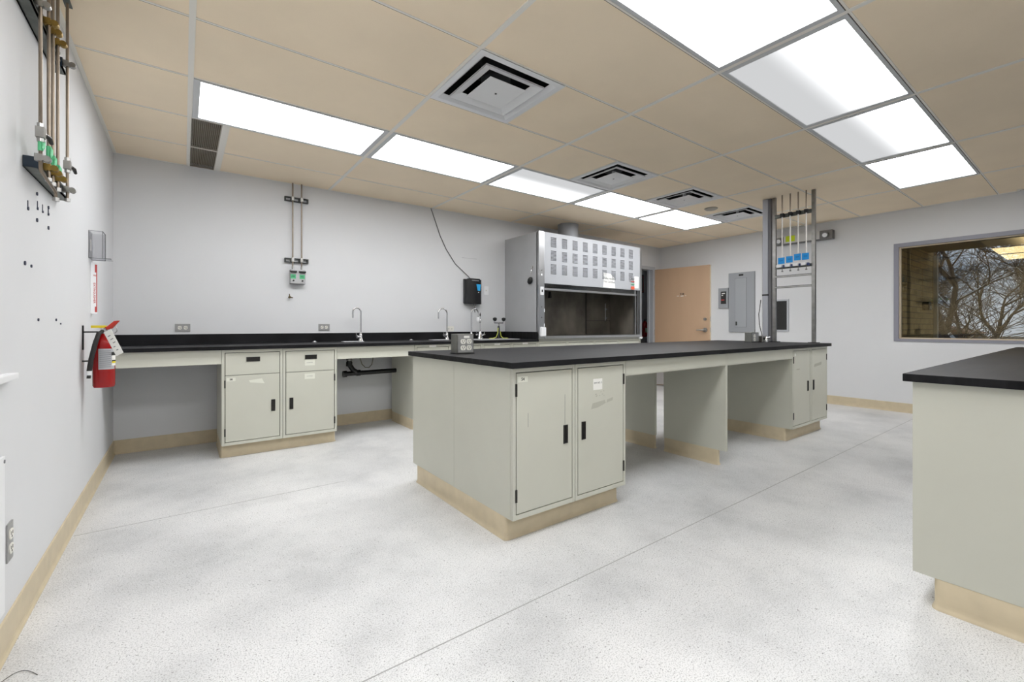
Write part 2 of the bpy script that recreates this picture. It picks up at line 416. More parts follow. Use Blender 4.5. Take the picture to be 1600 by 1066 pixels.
# window in the right wall
win = MB()
win.plate([WY0-.002, WY0+.045, WY1-.045, WY1+.002], [WZ0-.002, WZ0+.03, WZ1-.045, WZ1+.002], lambda i,j: not (i == 1 and j == 1), XR-.012, XR+.07, 'x')
window = struct(win.obj('window_1', WFRAME))
m_ = MB().plate([WY0+.045, WY0+.06, WY1-.06, WY1-.045], [WZ0+.03, WZ0+.044, WZ1-.058, WZ1-.045], lambda i,j: not (i == 1 and j == 1), XR+.02, XR+.065, 'x')
struct(m_.obj('glazing_bead', BEIGE, window))
struct(MB().box(XR+.05, XR+.054, WY0+.05, WY1-.05, WZ0+.035, WZ1-.05).obj('glass', GLASS, window))

# ================================================================== CEILING FITTINGS
def ceiling_light(x0, x1, y0, y1, lens, label, sag=0):
    x0 += .014; x1 -= .014; y0 += .009; y1 -= .009
    t = thing('ceiling_light', ((x0+x1)/2, (y0+y1)/2, H), label, 'ceiling light', 'recessed fluorescent ceiling lights')
    m = MB().plate([x0, x0+.034, x1-.034, x1], [y0, y0+.02, y1-.02, y1], lambda i,j: not (i == 1 and j == 1), H-.002, H+.006, 'z')
    m.box(x0, x1, y0, y1, H+.11, H+.115)
    m.box(x0, x0+.003, y0, y1, H, H+.115); m.box(x1-.003, x1, y0, y1, H, H+.115); m.box(x0, x1, y0, y0+.003, H, H+.115); m.box(x0, x1, y1-.003, y1, H, H+.115)
    m.obj('frame', mat('light_frame_paint', (196,198,200), .45), t)
    MB().box(x0+.030, x1-.030, y0+.016, y1-.016, H+.004, H+.006).obj('diffuser', lens, t)
    return t
back = [('nearest the left wall', LENS), ('second from the left wall', LENS), ('third from the left wall, its front half dimmer', LENS_DM), ('fourth from the left wall', LENS), ('farthest from the left wall', LENS)]
for i, (wd, ln) in enumerate(back):
    ceiling_light(GX[i], GX[i+1], ROW(2), ROW(3), ln, 'lit ceiling light by the counter wall, ' + wd)
front = [('out of the picture beside the left wall', LENS), ('nearest the camera, brightest and largest', LENS), ('second from the camera, its inner half dim', LENS_DP), ('third from the camera, its inner half dim', LENS_DP), ('farthest from the camera, evenly bright', LENS)]
for i, (wd, ln) in enumerate(front):
    ceiling_light(GX[i], GX[i+1], ROW(-2), ROW(-1), ln, 'lit ceiling light in the front row, ' + wd)

for i in range(5):  # unseen row added behind the camera to brighten the near room
    ceiling_light(GX[i], GX[i+1], ROW(-6), ROW(-5), LENS_FILL, 'added unseen ceiling light behind the camera, brightening the near room', )

def air_diffuser(x0, x1, y0, y1, label):
    cx, cy = (x0+x1)/2, (y0+y1)/2; hx, hy = (x1-x0)/2-.006, (y1-y0)/2-.006
    t = thing('air_diffuser', (cx, cy, H), label, 'air vent', 'square ceiling air diffusers')
    def ring(m, h0x, h0y, z0, h1x, h1y, z1, th=.002):
        q = [(-1,-1),(1,-1),(1,1),(-1,1)]
        for dz in (0, th):
            m.add([(cx+a*h0x, cy+b*h0y, z0+dz) for a,b in q]+[(cx+a*h1x, cy+b*h1y, z1+dz) for a,b in q], [(i,(i+1)%4,(i+1)%4+4,i+4) for i in range(4)])
    m = MB(); ring(m, hx, hy, H-.004, hx-.035, hy-.035, H-.006); ring(m, hx-.035, hy-.035, H-.006, hx-.06, hy-.06, H+.016); ring(m, hx, hy, H-.004, hx, hy, H+.01)
    m.obj('outer_frame', WHITE, t)
    m = MB(); ring(m, hx-.088, hy-.088, H-.010, hx-.145, hy-.145, H+.012); ring(m, hx-.085, hy-.085, H-.010, hx-.087, hy-.087, H-.002)
    m.obj('middle_cone', WHITE, t)
    m = MB().box(cx-hx+.165, cx+hx-.165, cy-hy+.165, cy+hy-.165, H-.014, H-.010, .001)
    m.box(cx-.012, cx+.012, cy-.012, cy+.012, H-.01, H+.09)
    m.obj('centre_plate', WHITE, t)
    m = MB().cyl((cx,cy,H-.0155), (cx,cy,H-.0145), .007, 12); m.obj('screw', DARK, t)
    m = MB().tube([(cx,cy,H+.06),(cx,cy,H+.2)], .09, 24)
    m.obj('duct_collar', mat('collar_grey',(70,72,74),.6,.4), t, True)
    m = MB().box(cx-hx+.03, cx+hx-.03, cy-hy+.03, cy+hy-.03, H+.20, H+.205)
    for q in ((cx-hx+.03,cx-hx+.033,cy-hy+.03,cy+hy-.03),(cx+hx-.033,cx+hx-.03,cy-hy+.03,cy+hy-.03),(cx-hx+.03,cx+hx-.03,cy-hy+.03,cy-hy+.033),(cx-hx+.03,cx+hx-.03,cy+hy-.033,cy+hy-.03)): m.box(*q, H+.016, H+.2)
    m.obj('backing', DARK, t)  # dark box above the slots; recess shade and dirt put into its colour
    return t
air_diffuser(GX[1], GX[1]+.598, ROW(0), ROW(1), 'white square ceiling air diffuser closest to the camera')
air_diffuser(GX[2]+.60, GX[3], ROW(1), ROW(2), 'square ceiling air diffuser beside the fourth back light, with dark slots')
air_diffuser(GX[3]+.598, GX[4], ROW(1), ROW(2), 'square ceiling air diffuser between its neighbour and the round ceiling disc')
air_diffuser(GX[4]+.598, GX[5], ROW(1), ROW(2), 'square ceiling air diffuser farthest away, next to the grey conduit')
def return_grille(y0, y1, label):
    t = thing('return_grille', (.60,(y0+y1)/2,H), label, 'air grille', 'narrow return grilles by the back wall')
    MB().plate([.51,.516,.684,.69],[y0+.008,y0+.014,y1-.014,y1-.008], lambda i,j: not(i==1 and j==1), H-.001, H+.01, 'z').obj('frame', GRILLE, t)
    m = MB(); k = 15
    for i in range(k):
        x = .520+i*(.162/(k-1)); m.prism([(x,H+.001),(x+.006,H+.012),(x+.0075,H+.012),(x+.0015,H+.001)], 'y', y0+.014, y1-.014)
    m.obj('slats', GRILLE, t)
    MB().box(.51,.69,y0+.008,y1-.008,H+.03,H+.034).obj('backing', mat('grille_backing',(120,112,102),.8), t)
return_grille(ROW(3), ROW(4), 'slatted brown-grey ceiling grille beside the end of the first light')
return_grille(ROW(4), 0, 'slatted brown-grey ceiling grille touching the counter wall')
m_ = MB().lathe([(.062,0),(.075,-.0),(.075,-.006),(.06,-.016),(.02,-.02)][::-1], (5.62,-2.02,H), 24)
tag(m_.obj('ceiling_speaker', mat('smoke_grey',(168,162,152),.5), None, True), 'small round grey disc on the ceiling between two air diffusers', 'detector')
def slot_vent(y0, y1, label):
    t = thing('slot_vent', (XR-.05,(y0+y1)/2,H), label, 'air vent')
    MB().plate([XR-.09,XR-.075,XR-.045,XR-.03],[y0,y0+.02,y1-.02,y1],lambda i,j: not(i==1 and j==1),H-.006,H+.002,'z').obj('frame', TBAR, t)
    MB().box(XR-.078,XR-.04,y0+.015,y1-.015,H-.003,H+.001).obj('slot', DARK, t)
slot_vent(-2.36, -1.95, 'black slot vent in the ceiling edge above the emergency light')
slot_vent(-5.3, -4.33, 'black slot vent in the ceiling edge above the window')

# ================================================================== CABINETS
def cabinet(x0, x1, yf, yb, z0, z1, hinge, label, drawer=False, number=None, group='sage grey base cabinets', extras=None):
    cx, cy = (x0+x1)/2, (yf+yb)/2
    t = thing('base_cabinet', (cx, cy, 0), label, 'cabinet', group)
    m = MB().box(x0, x0+.012, yf+.02, yb, z0, z1); m.box(x1-.012, x1, yf+.02, yb, z0, z1); m.box(x0+.012, x1-.012, yb-.01, yb, z0, z1); m.box(x0+.012, x1-.012, yf+.02, yb-.01, z0, z0+.012)
    st = .021 if drawer else .019
    zb_, zt_ = z0+.024, z1-.022 if not drawer else z1-.024
    for a, b_ in ((x0, x0+st), (x1-st, x1)): m.box(a+(.0016 if a == x0 else 0), b_-(.0016 if b_ == x1 else 0), yf, yf+.021, z0, z1, .0015)
    m.box(x0+st, x1-st, yf+.0005, yf+.021, z0, zb_, .0015); m.box(x0+st, x1-st, yf+.0005, yf+.021, zt_, z1, .0015)
    m.obj('body', CAB, t)
    MB().box(x0+st, x1-st, yf+.016, yf+.0205, zb_, zt_).obj('reveal', CABD, t)  # dark sheet behind the fronts; shade of the gaps put into its colour
    gp = .0048
    dz1 = zt_-gp
    def pull(parent, px, pz, w_, h_):
        v = h_ > w_
        mm = MB().plate([px-w_/2, px-w_/2+.004, px+w_/2-.004, px+w_/2], [pz-h_/2, pz-h_/2+.004, pz+h_/2-.004, pz+h_/2], lambda i,j: not (i==1 and j==1), yf-.004, yf+.002, 'y')
        mm.box(px-w_/2+.003, px+w_/2-.003, yf-.0008, yf-.0003, pz-h_/2+.003, pz+h_/2-.003)
        if v: mm.box(px-.001, px+.004, yf-.004, yf-.0005, pz-h_/2, pz+h_/2)
        else: mm.box(px-w_/2, px+w_/2, yf-.006, yf-.0005, pz+h_/2-.012, pz+h_/2)
        hh = mm.obj('handle', BLACK, parent)
        if v: MB().box(px-w_/2+.004, px+w_/2-.004, yf-.0015, yf-.0009, pz-h_/2+.0, pz-h_/2+.005).obj('catch', STEEL, hh) if False else None
        return hh
    if drawer:
        zd = z1-.205
        dr = MB().box(x0+st+gp, x1-st-gp, yf, yf+.018, zd, dz1, .002).obj('drawer', CAB, t)
        pull(dr, cx, (zd+dz1)/2+.035, .098, .038)
        dz1 = zd-.004
    d = MB().box(x0+st+gp, x1-st-gp, yf, yf+.018, zb_+gp, dz1, .002).obj('door', CAB, t)
    hx_ = x1-st-.052 if hinge == 'L' else x0+st+.045
    hz = .489 if not drawer else .396
    pull(d, hx_, hz, .03, .098)
    ex = x0+st+.0015 if hinge == 'L' else x1-st-.0015
    zz = (z1-.108, z0+.118) if not drawer else (z1-.275, z0+.105)
    for z in zz: MB().box(ex-.005, ex+.005, yf-.005, yf+.004, z-.031, z+.031, .001).obj('hinge', BLACK, d)
    if number:
        lw, lh = .062, .028
        lx = x0+st+.012; lz = dz1-.03
        l_ = MB().box(lx, lx+lw, yf-.0009, yf, lz-lh/2, lz+lh/2).obj('number_label', LABELW, d)
        text_mb(number, .021, (lx+lw/2, yf-.0013, lz), (1,0,0), (0,0,1), .025).obj('number', INK, l_)
    if extras: extras(t, d, yf, x0, x1)
    return t, d

def cove_block(x0, x1, y0, y1, h=.115, r=.018, name='plinth'):
    m = MB(); offs = [(.008,0),(.008,.003),(.003,.009),(.0005,.018),(0,.03),(0,h-.003),(-.002,h)]; k = 5; rings = []
    for o_, z in offs:
        pts = []
        for cxx, cyy, a in ((x1-r,y1-r,0),(x0+r,y1-r,PI/2),(x0+r,y0+r,PI),(x1-r,y0+r,1.5*PI)):
            for i in range(k):
                t = a+i/(k-1)*PI/2; pts.append((cxx+(r+o_)*math.cos(t), cyy+(r+o_)*math.sin(t), z))
        rings.append(pts)
    n_ = len(rings[0]); vs = [p for q in rings for p in q]
    fs_ = [(i*n_+j, i*n_+(j+1)%n_, (i+1)*n_+(j+1)%n_, (i+1)*n_+j) for i in range(len(rings)-1) for j in range(n_)]
    fs_ += [tuple(range(n_-1,-1,-1)), tuple(range((len(rings)-1)*n_, len(rings)*n_))]
    m.add(vs, fs_); return m.obj(name, COVE, None, True)

def tape_54(t, d, yf, x0, x1):
    MB().box(x0+.0945, x0+.096, yf-.0006, yf+.0001, .56, .63).obj('scratch', GREYINK, d)
    MB().box(x1-.075, x1-.0735, yf-.0006, yf+.0001, .54, .70).obj('scratch', GREYINK, d)
def tape_door2(t, d, yf, x0, x1):
    p = MB().box(2.305, 2.38, yf-.001, yf, .703, .765).obj('paper_label', PAPER, d)
    text_mb('HW NO. 2', .014, (2.343, yf-.0014, .742), (1,0,0), (0,0,1), .03).obj('writing', GREYINK, p)
    m = MB().add([(2.288,yf-.0007,.598),(2.300,yf-.0007,.630),(2.40,yf-.0007,.640),(2.41,yf-.0007,.622),(2.345,yf-.0007,.603)], [(0,1,2,3,4)])
    m.add([(2.415,yf-.0007,.622),(2.42,yf-.0007,.640),(2.472,yf-.0007,.650),(2.468,yf-.0007,.632)], [(0,1,2,3)])
    m.obj('tape_residue', TAPEG, d)
    m = MB()
    for i in range(9): a = 2.32+random.random()*.11; z = .662+random.random()*.03; m.box(a, a+.008, yf-.0006, yf, z, z+.004)
    m.obj('residue_speck', TAPEG, d)
def far_door1(t, d, yf, x0, x1):
    MB().cyl((x0+.06,yf-.001,.797),(x0+.06,yf,.797),.014,12).obj('round_label', PAPER, d)
    MB().box(x0+.09,x0+.16,yf-.0006,yf,.655,.665).obj('scuff', TAPEG, d)
def far_door2(t, d, yf, x0, x1):
    MB().add([(x0+.075,yf-.0007,.66),(x0+.09,yf-.0007,.69),(x0+.27,yf-.0007,.705),(x0+.26,yf-.0007,.675)], [(0,1,2,3)]).obj('tape_residue', TAPEG, d)

ZB, ZT = .115, .857
def island(x0, x1, yfr, where, dz=0, detail=False):
    """double sided lab island: cabinets at both ends, knee spaces between; yfr = y of the near fronts"""
    yc = yfr+.58; yb = yfr+1.16; zt = ZT+dz
    cw = .4205; xa, xb = x0, x0+2*cw; xc, xd = x1-2*cw, x1; xm = (xb+xc)/2
    ends = [(x0, x0+cw, 'L'), (x0+cw, x0+2*cw, 'R'), (xc, xc+cw, 'L'), (xc+cw, xc+2*cw, 'R')]
    nm = ['at the near corner, numbered 54', 'with a white square sticker', 'with a round dot sticker', 'at the far end, with a grey tape strip']
    nm2 = ['at its near end', 'second from its near end', 'third from its near end', 'nearest the window']
    ex = [tape_54, tape_door2, far_door1, far_door2]
    for i, (a, b_, h_) in enumerate(ends):
        if detail:
            t, d = cabinet(a, b_, yfr, yc-.001, ZB, zt, h_, 'sage island cabinet ' + nm[i], number='54' if i == 0 else None, extras=ex[i])
            if i in (0, 2): base_t = t
            c = copy_tree(t); c.rotation_euler.z = PI; c.location.y = 2*yc-t.location.y
            c['label'] = 'sage island cabinet facing the sinks, ' + ['at the end nearest the camera', 'second from the near end', 'third from the near end', 'at the window end'][i]
            c['group'] = 'island cabinets facing the sinks'
            strip(c)
        else:
            t, d = cabinet(a, b_, yfr, yc-.001, ZB, zt, h_, 'sage cabinet on the outer side of the right-edge counter, ' + nm2[i])
            c = copy_tree(t); c.rotation_euler.z = PI; c.location.y = 2*yc-t.location.y
            c['label'] = 'sage cabinet of the right-edge counter facing the island, ' + nm2[i]
    # plinths
    for (a, b_, q) in ((xa, xb, 'under its near end'), (xc, xd, 'under its far end')):
        tag(cove_block(a, b_, yfr+.06, yb-.06), 'tan vinyl plinth of %s, %s' % (where, q), 'plinth')
    # panels dividing the knee spaces
    th = .014
    for side, (p0, p1, q0, q1) in enumerate(((yfr, yc-.045, yfr+.06, yc-.05), (yc+.045, yb, yc+.05, yb-.06))):
        t = thing('divider_panel', (xm, (p0+p1)/2, 0), 'upright sage panel between knee spaces of %s, %s' % (where, ['near row', 'rear row'][side]), 'panel')
        MB().box(xm-th, xm+th, p0, p1, ZB, zt, .0015).obj('panel', CAB, t)
        pl = cove_block(xm-th-.001, xm+th+.001, q0, q1, r=.006, name='plinth'); pl.parent = t
        pl.location = pl.location-Vector(t.location); 
        if '_o' in pl: del pl['_o']
    # aprons under the worktop
    k = 0
    for yy in ((yfr, yfr+.02), (yb-.02, yb)):
        for (a, b_) in ((xb, xm-th), (xm+th, xc)):
            m = MB().prism([(yy[0],zt-.092),(yy[1],zt-.092),(yy[1],zt),(yy[0],zt)], 'x', a+.001, b_-.001)
            m.box(a+.001, b_-.001, min(yy), max(yy)+ (0.03 if k < 2 else 0), zt-.094, zt-.09)
            tag(m.obj('apron_rail', CAB), 'sage rail over the %s knee space of %s, %s' % (['first','second'][k % 2], where, ['near side','rear side'][k//2]), 'apron rail')
            k += 1
    MBt = MB().box(x0-.024, x1+.045, yfr-.025, yb+.025, zt, zt+.03, .003)
    tag(MBt.obj('worktop', TOP), 'long black epoxy worktop on %s' % where, 'worktop')
def strip(c):
    """a copied cabinet that carries no stickers"""
    for ch in list(c.children):
        strip(ch)
        if any(ch.name.startswith(k) for k in ('number','scratch','paper_label','writing','tape_residue','residue_speck','round_label','scuff')): bpy.data.objects.remove(ch)
island(1.744, 5.775, -3.18, 'the central island', 0, True)
island(2.731, 6.30, -4.445-1.16, 'the counter at the right edge', -.009, False)

# ---- wall counter
ZWB = .872
def stick_1(t, d, yf, x0, x1):
    MB().add([(.895,yf-.0008,.618),(.99,yf-.0008,.628),(1.0,yf-.0008,.604),(1.01,yf-.0008,.585),(.905,yf-.0008,.600)], [(0,1,2,3,4)]).obj('torn_label', LABELW, d)
def stick_2(t, d, yf, x0, x1):
    p = MB().box(1.318, 1.402, yf-.001, yf, .596, .645).obj('paper_label', LABELW, d)
    text_mb('STOPPERS', .011, (1.36, yf-.0014, .621), (1,0,0), (0,0,1)).obj('writing', GREYINK, p)
    dr = [c for c in t.children if c.name.startswith('drawer')][0]
    p = MB().box(1.32, 1.402, yf-.001, yf, .716, .772).obj('paper_label', LABELW, dr)
    text_mb('STOPPERS', .011, (1.36, yf-.0014, .741), (1,0,0), (0,0,1)).obj('writing', GREYINK, p)
cabinet(.708, 1.146, -.70, -.08, .104, ZWB, 'L', 'wall counter cabinet with one drawer, numbered 58', True, '58', 'wall counter cabinets', stick_1)
cabinet(1.146, 1.592, -.70, -.08, .104, ZWB, 'R', 'wall counter cabinet with two white labels below its drawer pull', True, None, 'wall counter cabinets', stick_2)
tag(cove_block(.708, 1.592, -.64, -.08, .104), 'tan plinth under the two drawer cabinets of the wall counter', 'plinth')
xs_ = [2.352, 2.76, 3.17, 3.58, 3.978]
for i in range(4):
    t, d = cabinet(xs_[i], xs_[i+1], -.70, -.08, .104, ZWB, 'LR'[i % 2], 'wall counter cabinet behind the island, %s' % ['next to the open sink bay', 'under the second tap', 'under the soap dispenser', 'touching the fume hood'][i], True, None, 'wall counter cabinets')
    MB().box(xs_[i]+.16, xs_[i]+.24, -.7028, -.701, .845, .866).obj('label_holder', PAPER, t)
tag(cove_block(2.352, 3.978, -.64, -.08, .104), 'tan plinth of the wall counter behind the island', 'plinth')
def rail(x0, x1, label):
    m = MB().prism([(-.70,ZWB-.110),(-.685,ZWB-.110),(-.68,ZWB),(-.695,ZWB),(-.695,ZWB-.055)], 'x', x0+.001, x1-.001); m.box(x0+.001,x1-.001,-.70,-.60,ZWB-.112,ZWB-.108)
    tag(m.obj('apron_rail', CAB), label, 'apron rail')
rail(.0, .708, 'sage apron rail over the knee space beside the left wall'); rail(1.592, 2.352, 'sage apron rail over the open bay with the black drain pipe')
# worktop of the wall counter with openings for the sinks
SX = [0, 1.80, 1.97, 2.80, 2.97, 3.26, 3.80, 3.976]; SY = [-.725, -.53, -.34, -.24, -.14, 0]
def wkeep(i, j):
    if i in (1, 3) and j == 3: return False
    if i == 5 and j in (1, 2, ): return False
    return True
wt = MB().plate(SX, SY, wkeep, ZWB, .900, 'z')
wt.box(0, 3.976, -.022, 0, .900, .990); wt.box(3.956, 3.976, -.70, -.022, .900, .990); wt.box(0,.02,-.10,-.022,.9,.99)
tag(wt.obj('worktop', TOP, origin=(0,0,.9)), 'black epoxy worktop and backsplash along the counter wall', 'worktop')
def sink(x0, x1, y0, y1, dep, name, label, cat, grp=None):
    t = thing(name, ((x0+x1)/2,(y0+y1)/2,.9), label, cat, grp)
    MB().plate([x0-.014,x0+.004,x1-.004,x1+.014],[y0-.014,y0+.004,y1-.004,y1+.014],lambda i,j: not(i==1 and j==1),.9,.904,'z').obj('rim', WHITE, t)  # white rim colour carries the highlight along the sink edges
    m = MB()
    for a in ((x0+.0,x0+.003,y0,y1),(x1-.003,x1,y0,y1),(x0,x1,y0,y0+.003),(x0,x1,y1-.003,y1)): m.box(*a, .9-dep, .9)
    m.box(x0,x1,y0,y1,.9-dep-.003,.9-dep); m.obj('bowl', STEEL if dep < .2 else GALV, t)
    MB().cyl(((x0+x1)/2,(y0+y1)/2,.9-dep), ((x0+x1)/2,(y0+y1)/2,.9-dep+.003), .02).obj('drain', DARK, t)
sink(1.80,1.97,-.24,-.14,.1,'cup_sink','small steel cup sink at the first tap of the wall counter','sink','cup sinks')
sink(2.80,2.97,-.24,-.14,.1,'cup_sink','small steel cup sink at the second tap of the wall counter','sink','cup sinks')
sink(3.26,3.80,-.53,-.24,.22,'sink','wide sink with a pale rim below the soap dispenser','sink')
for x, lb in ((1.52,'between the first outlets and tap'), (2.55,'halfway between the two taps')):
    tag(MB().lathe([(.024,0),(.024,.004),(.014,.008),(.012,.012),(.004,.014)], (x,-.16,.9), 16).obj('counter_plug', STEEL, None, True), 'small round metal cap on the wall counter, '+lb, 'cap')
# panel right of the open bay (side of the next cabinet carries the plinth return)
# drain under the first tap
t = thing('drain_pipe', (1.85,-.2,.55), 'black plastic drain pipe with a bend under the wall counter', 'pipe')
m = MB().tube([(1.845,-.2,.86),(1.845,-.2,.74),(1.85,-.2,.66),(1.885,-.2,.605),(1.93,-.2,.575)], [.026,.026,.026,.026,.026], 14)
m.cyl((1.80,-.2,.568),(2.352,-.2,.574),.024,14); m.obj('pipe', BLKABS, t, True)
for p_, q_, r_ in (((1.845,-.2,.77),(1.845,-.2,.72),.033),((1.785,-.2,.567),(1.82,-.2,.568),.034),((1.92,-.2,.571),(1.96,-.2,.572),.032),((1.848,-.2,.69),(1.846,-.2,.645),.031)):
    MB().cyl(p_, q_, r_, 14).obj('coupling', BLKABS, t, True)
MB().cyl((1.845,-.2,.718),(1.845,-.2,.704),.029,14).obj('clamp', STEEL, t, True)
m = MB().tube([(1.965,-.18,.86),(1.965,-.18,.72),(1.985,-.18,.66),(2.02,-.18,.622),(2.06,-.18,.618),(2.09,-.18,.65),(2.105,-.18,.72),(2.09,-.18,.80),(2.07,-.18,.86)], .005, 8)
tag(m.obj('supply_hose', mat('braided_hose',(120,118,104),.5,.3), None, True), 'thin looped supply hose hanging under the wall counter', 'hose')

# ---- taps
def gooseneck(name, x, y, z0, h, r, dirx, label, handles=1, aer=True):
    t = thing(name, (x, y, z0), label, 'tap', 'gooseneck laboratory taps')
    pts = [(x,y,z0+.05),(x,y,z0+h)]+arc((x+dirx*r,y,z0+h), r, PI if dirx > 0 else 0, 0 if dirx > 0 else PI, (1,0,0), (0,0,1), 12)[1:]+[(x+dirx*2*r,y,z0+h-.04)]
    MB().tube(pts, .0085, 10).obj('spout', CHROME, t, True)
    MB().lathe([(.03,0),(.03,.006),(.022,.02),(.017,.04),(.016,.07),(.011,.085),(.009,.095)], (x,y,z0), 20).obj('body', CHROME, t, True)
    MB().cyl((x+dirx*2*r,y,z0+h-.038),(x+dirx*2*r,y,z0+h-.065),.0085).obj('nozzle', CHROME, t, True)
    for k in range(handles):
        s_ = -1 if k == 0 else 1
        m = MB().tube([(x+s_*.01,y-.01,z0+.045),(x+s_*.05,y-.02,z0+.055)], .012, 12); m.tube([(x+s_*.045,y-.02,z0+.035),(x+s_*.055,y-.02,z0+.085)], [.006,.005], 8); m.tube([(x+s_*.05,y-.045,z0+.056),(x+s_*.05,y+.005,z0+.056)], .006, 8)
        m.obj('handle', CHROME, t, True)
    return t
gooseneck('gooseneck_tap', 1.985, -.14, .90, .315, .042, -1, 'chrome gooseneck tap on the wall counter beside the first cup sink', 1)
gooseneck('gooseneck_tap', 3.02, -.14, .90, .315, .058, -1, 'chrome gooseneck tap on the wall counter beside the second cup sink', 1)
t = gooseneck('gooseneck_tap', 3.37, -.13, .90, .33, .05, 1, 'chrome gooseneck tap behind the steel outlet box, turned towards the hood', 0)
m = MB().lathe([(.012,-.06),(.02,-.05),(.02,-.01),(.012,0)], (3.47,-.13,1.175), 12); m.obj('filter', WHITE, t, True)
t = thing('mixer_tap', (3.50,-.13,.9), 'two-handled mixer tap with a straight riser at the wide sink', 'tap')
MB().lathe([(.042,0),(.04,.01),(.024,.05),(.018,.09),(.01,.1)], (3.50,-.13,.9), 20).obj('body', CHROME, t, True)
m = MB().cyl((3.50,-.13,1.0),(3.50,-.13,1.19),.006,10); m.lathe([(.006,0),(.011,.01),(.011,.04),(.005,.05)], (3.50,-.13,1.1), 12); m.obj('riser', CHROME, t, True)
MB().lathe([(.006,0),(.01,.015),(.003,.045)], (3.50,-.13,1.19), 12).obj('tip', BLACK, t, True)
for s_ in (-1,1):
    m = MB().tube([(3.50,-.13,.93),(3.50+s_*.06,-.14,.955)], .011, 10); m.tube([(3.50+s_*.05,-.165,.956),(3.50+s_*.05,-.115,.956)], .0065, 8); m.tube([(3.50+s_*.05,-.14,.94),(3.50+s_*.058,-.14,.985)], .006, 8)
    m.obj('handle', CHROME, t, True)
t = thing('eyewash_station', (3.76,-.17,.9), 'chrome eyewash with two black heads and yellow hose beside the hood', 'eyewash')
MB().lathe([(.03,0),(.03,.006),(.02,.012),(.017,.1),(.014,.16),(.008,.165)], (3.76,-.17,.9), 16).obj('column', mat('dark_chrome',(90,90,98),.25,1), t, True)
m = MB().tube([(3.76,-.17,1.05),(3.765,-.17,1.09),(3.755,-.17,1.10)], .008, 8); m.tube([(3.69,-.17,1.105),(3.83,-.17,1.105)], .007, 8); m.tube([(3.69,-.17,1.1),(3.69,-.17,1.13)], .007, 8); m.tube([(3.83,-.17,1.1),(3.83,-.17,1.13)], .007, 8)
m.obj('crossbar', CHROME, t, True)
for x in (3.70,3.84): MB().lathe([(.008,0),(.022,.012),(.028,.03),(.024,.045),(.008,.05)], (x,-.17,1.125), 16).obj('spray_head', RUB, t, True)
for pts in ([(3.745,-.18,1.04),(3.73,-.19,.97),(3.70,-.2,.92),(3.65,-.2,.907)], [(3.775,-.18,1.0),(3.785,-.19,.93),(3.81,-.2,.907),(3.86,-.2,.905)]): MB().tube(pts, .005, 8).obj('hose', YELH, t, True)
for x in (3.63,3.85): MB().lathe([(.035,0),(.035,.008),(.02,.011)], (x,-.2,.9), 16).obj('hose_grommet', YELH, t, True)

# ---- outlets on the walls
def receptacle(mb_white, mb_dark, cx, cz, plane, ax, s=1, rot=False):
    """one round socket face; ax 'y': faces -y on plane; ax 'x': faces +x"""
    k = 20; pts = []
    for i in range(k):
        t = 2*PI*i/k; a, b_ = .0165*math.cos(t)*s, min(.0135*s, max(-.0135*s, .0165*math.sin(t)*s))
        if rot: a, b_ = b_, a
        pts.append((cx+a, cz+b_))
    d = -.003 if ax == 'y' else .003
    mb_white.prism(pts, ax, plane, plane+d)
    e0, e1 = plane+d, plane+d*1.25
    for (a0,a1,b0,b1) in ((-.0075,-.0045,-.001,.008),(.0045,.0075,-.001,.008),(-.0025,.0025,-.009,-.004)):
        q = (a0*s,a1*s,b0*s,b1*s)
        if rot: q = (b0*s,b1*s,a0*s,a1*s)
        if ax == 'y': mb_dark.box(cx+q[0], cx+q[1], e0, e1, cz+q[2], cz+q[3])
        else: mb_dark.box(e0, e1, cx+q[0], cx+q[1], cz+q[2], cz+q[3])
def wall_outlet(x0, x1, z0, z1, label, plate_m=OUTLETP):
    t = thing('wall_outlet', ((x0+x1)/2,0,z0), label, 'outlet', 'duplex wall outlets')
    MB().box(x0,x1,-.006,0,z0,z1,.002).obj('cover_plate', plate_m, t)
    a, d = MB(), MB(); c = (x0+x1)/2
    for s_ in (-1,1): receptacle(a, d, c+s_*.021, (z0+z1)/2, -.006, 'y', 1, True)
    a.obj('socket_face', IVORY, t); d.obj('socket_slot', INK, t)
wall_outlet(.405, .515, 1.013, 1.083, 'steel duplex outlet on the wall above the counter, nearest the left wall')
wall_outlet(1.592, 1.703, 1.015, 1.085, 'steel duplex outlet on the wall between the valve box and the first tap')
wall_outlet(3.08, 3.19, .995, 1.06, 'white duplex outlet just above the backsplash behind the steel outlet box', IVORY)
t = thing('wall_switch', (3.675,0,1.48), 'white switch plate on the wall right beside the soap dispenser', 'switch')
MB().box(3.64,3.712,-.006,0,1.475,1.59,.002).obj('cover_plate', WHITE, t); MB().box(3.671,3.681,-.014,-.005,1.525,1.54).obj('toggle', IVORY, t)
t = thing('wall_outlet', (0,-2.71,.28), 'steel duplex outlet low on the left wall near the camera', 'outlet')
MB().box(0,.005,-2.750,-2.690,.284,.41,.002).obj('cover_plate', OUTLETP, t)
a, d = MB(), MB()
for s_ in (-1,1): receptacle(a, d, -2.720, .347+s_*.024, .005, 'x', 1.2)
a.obj('socket_face', IVORY, t); d.obj('socket_slot', INK, t)

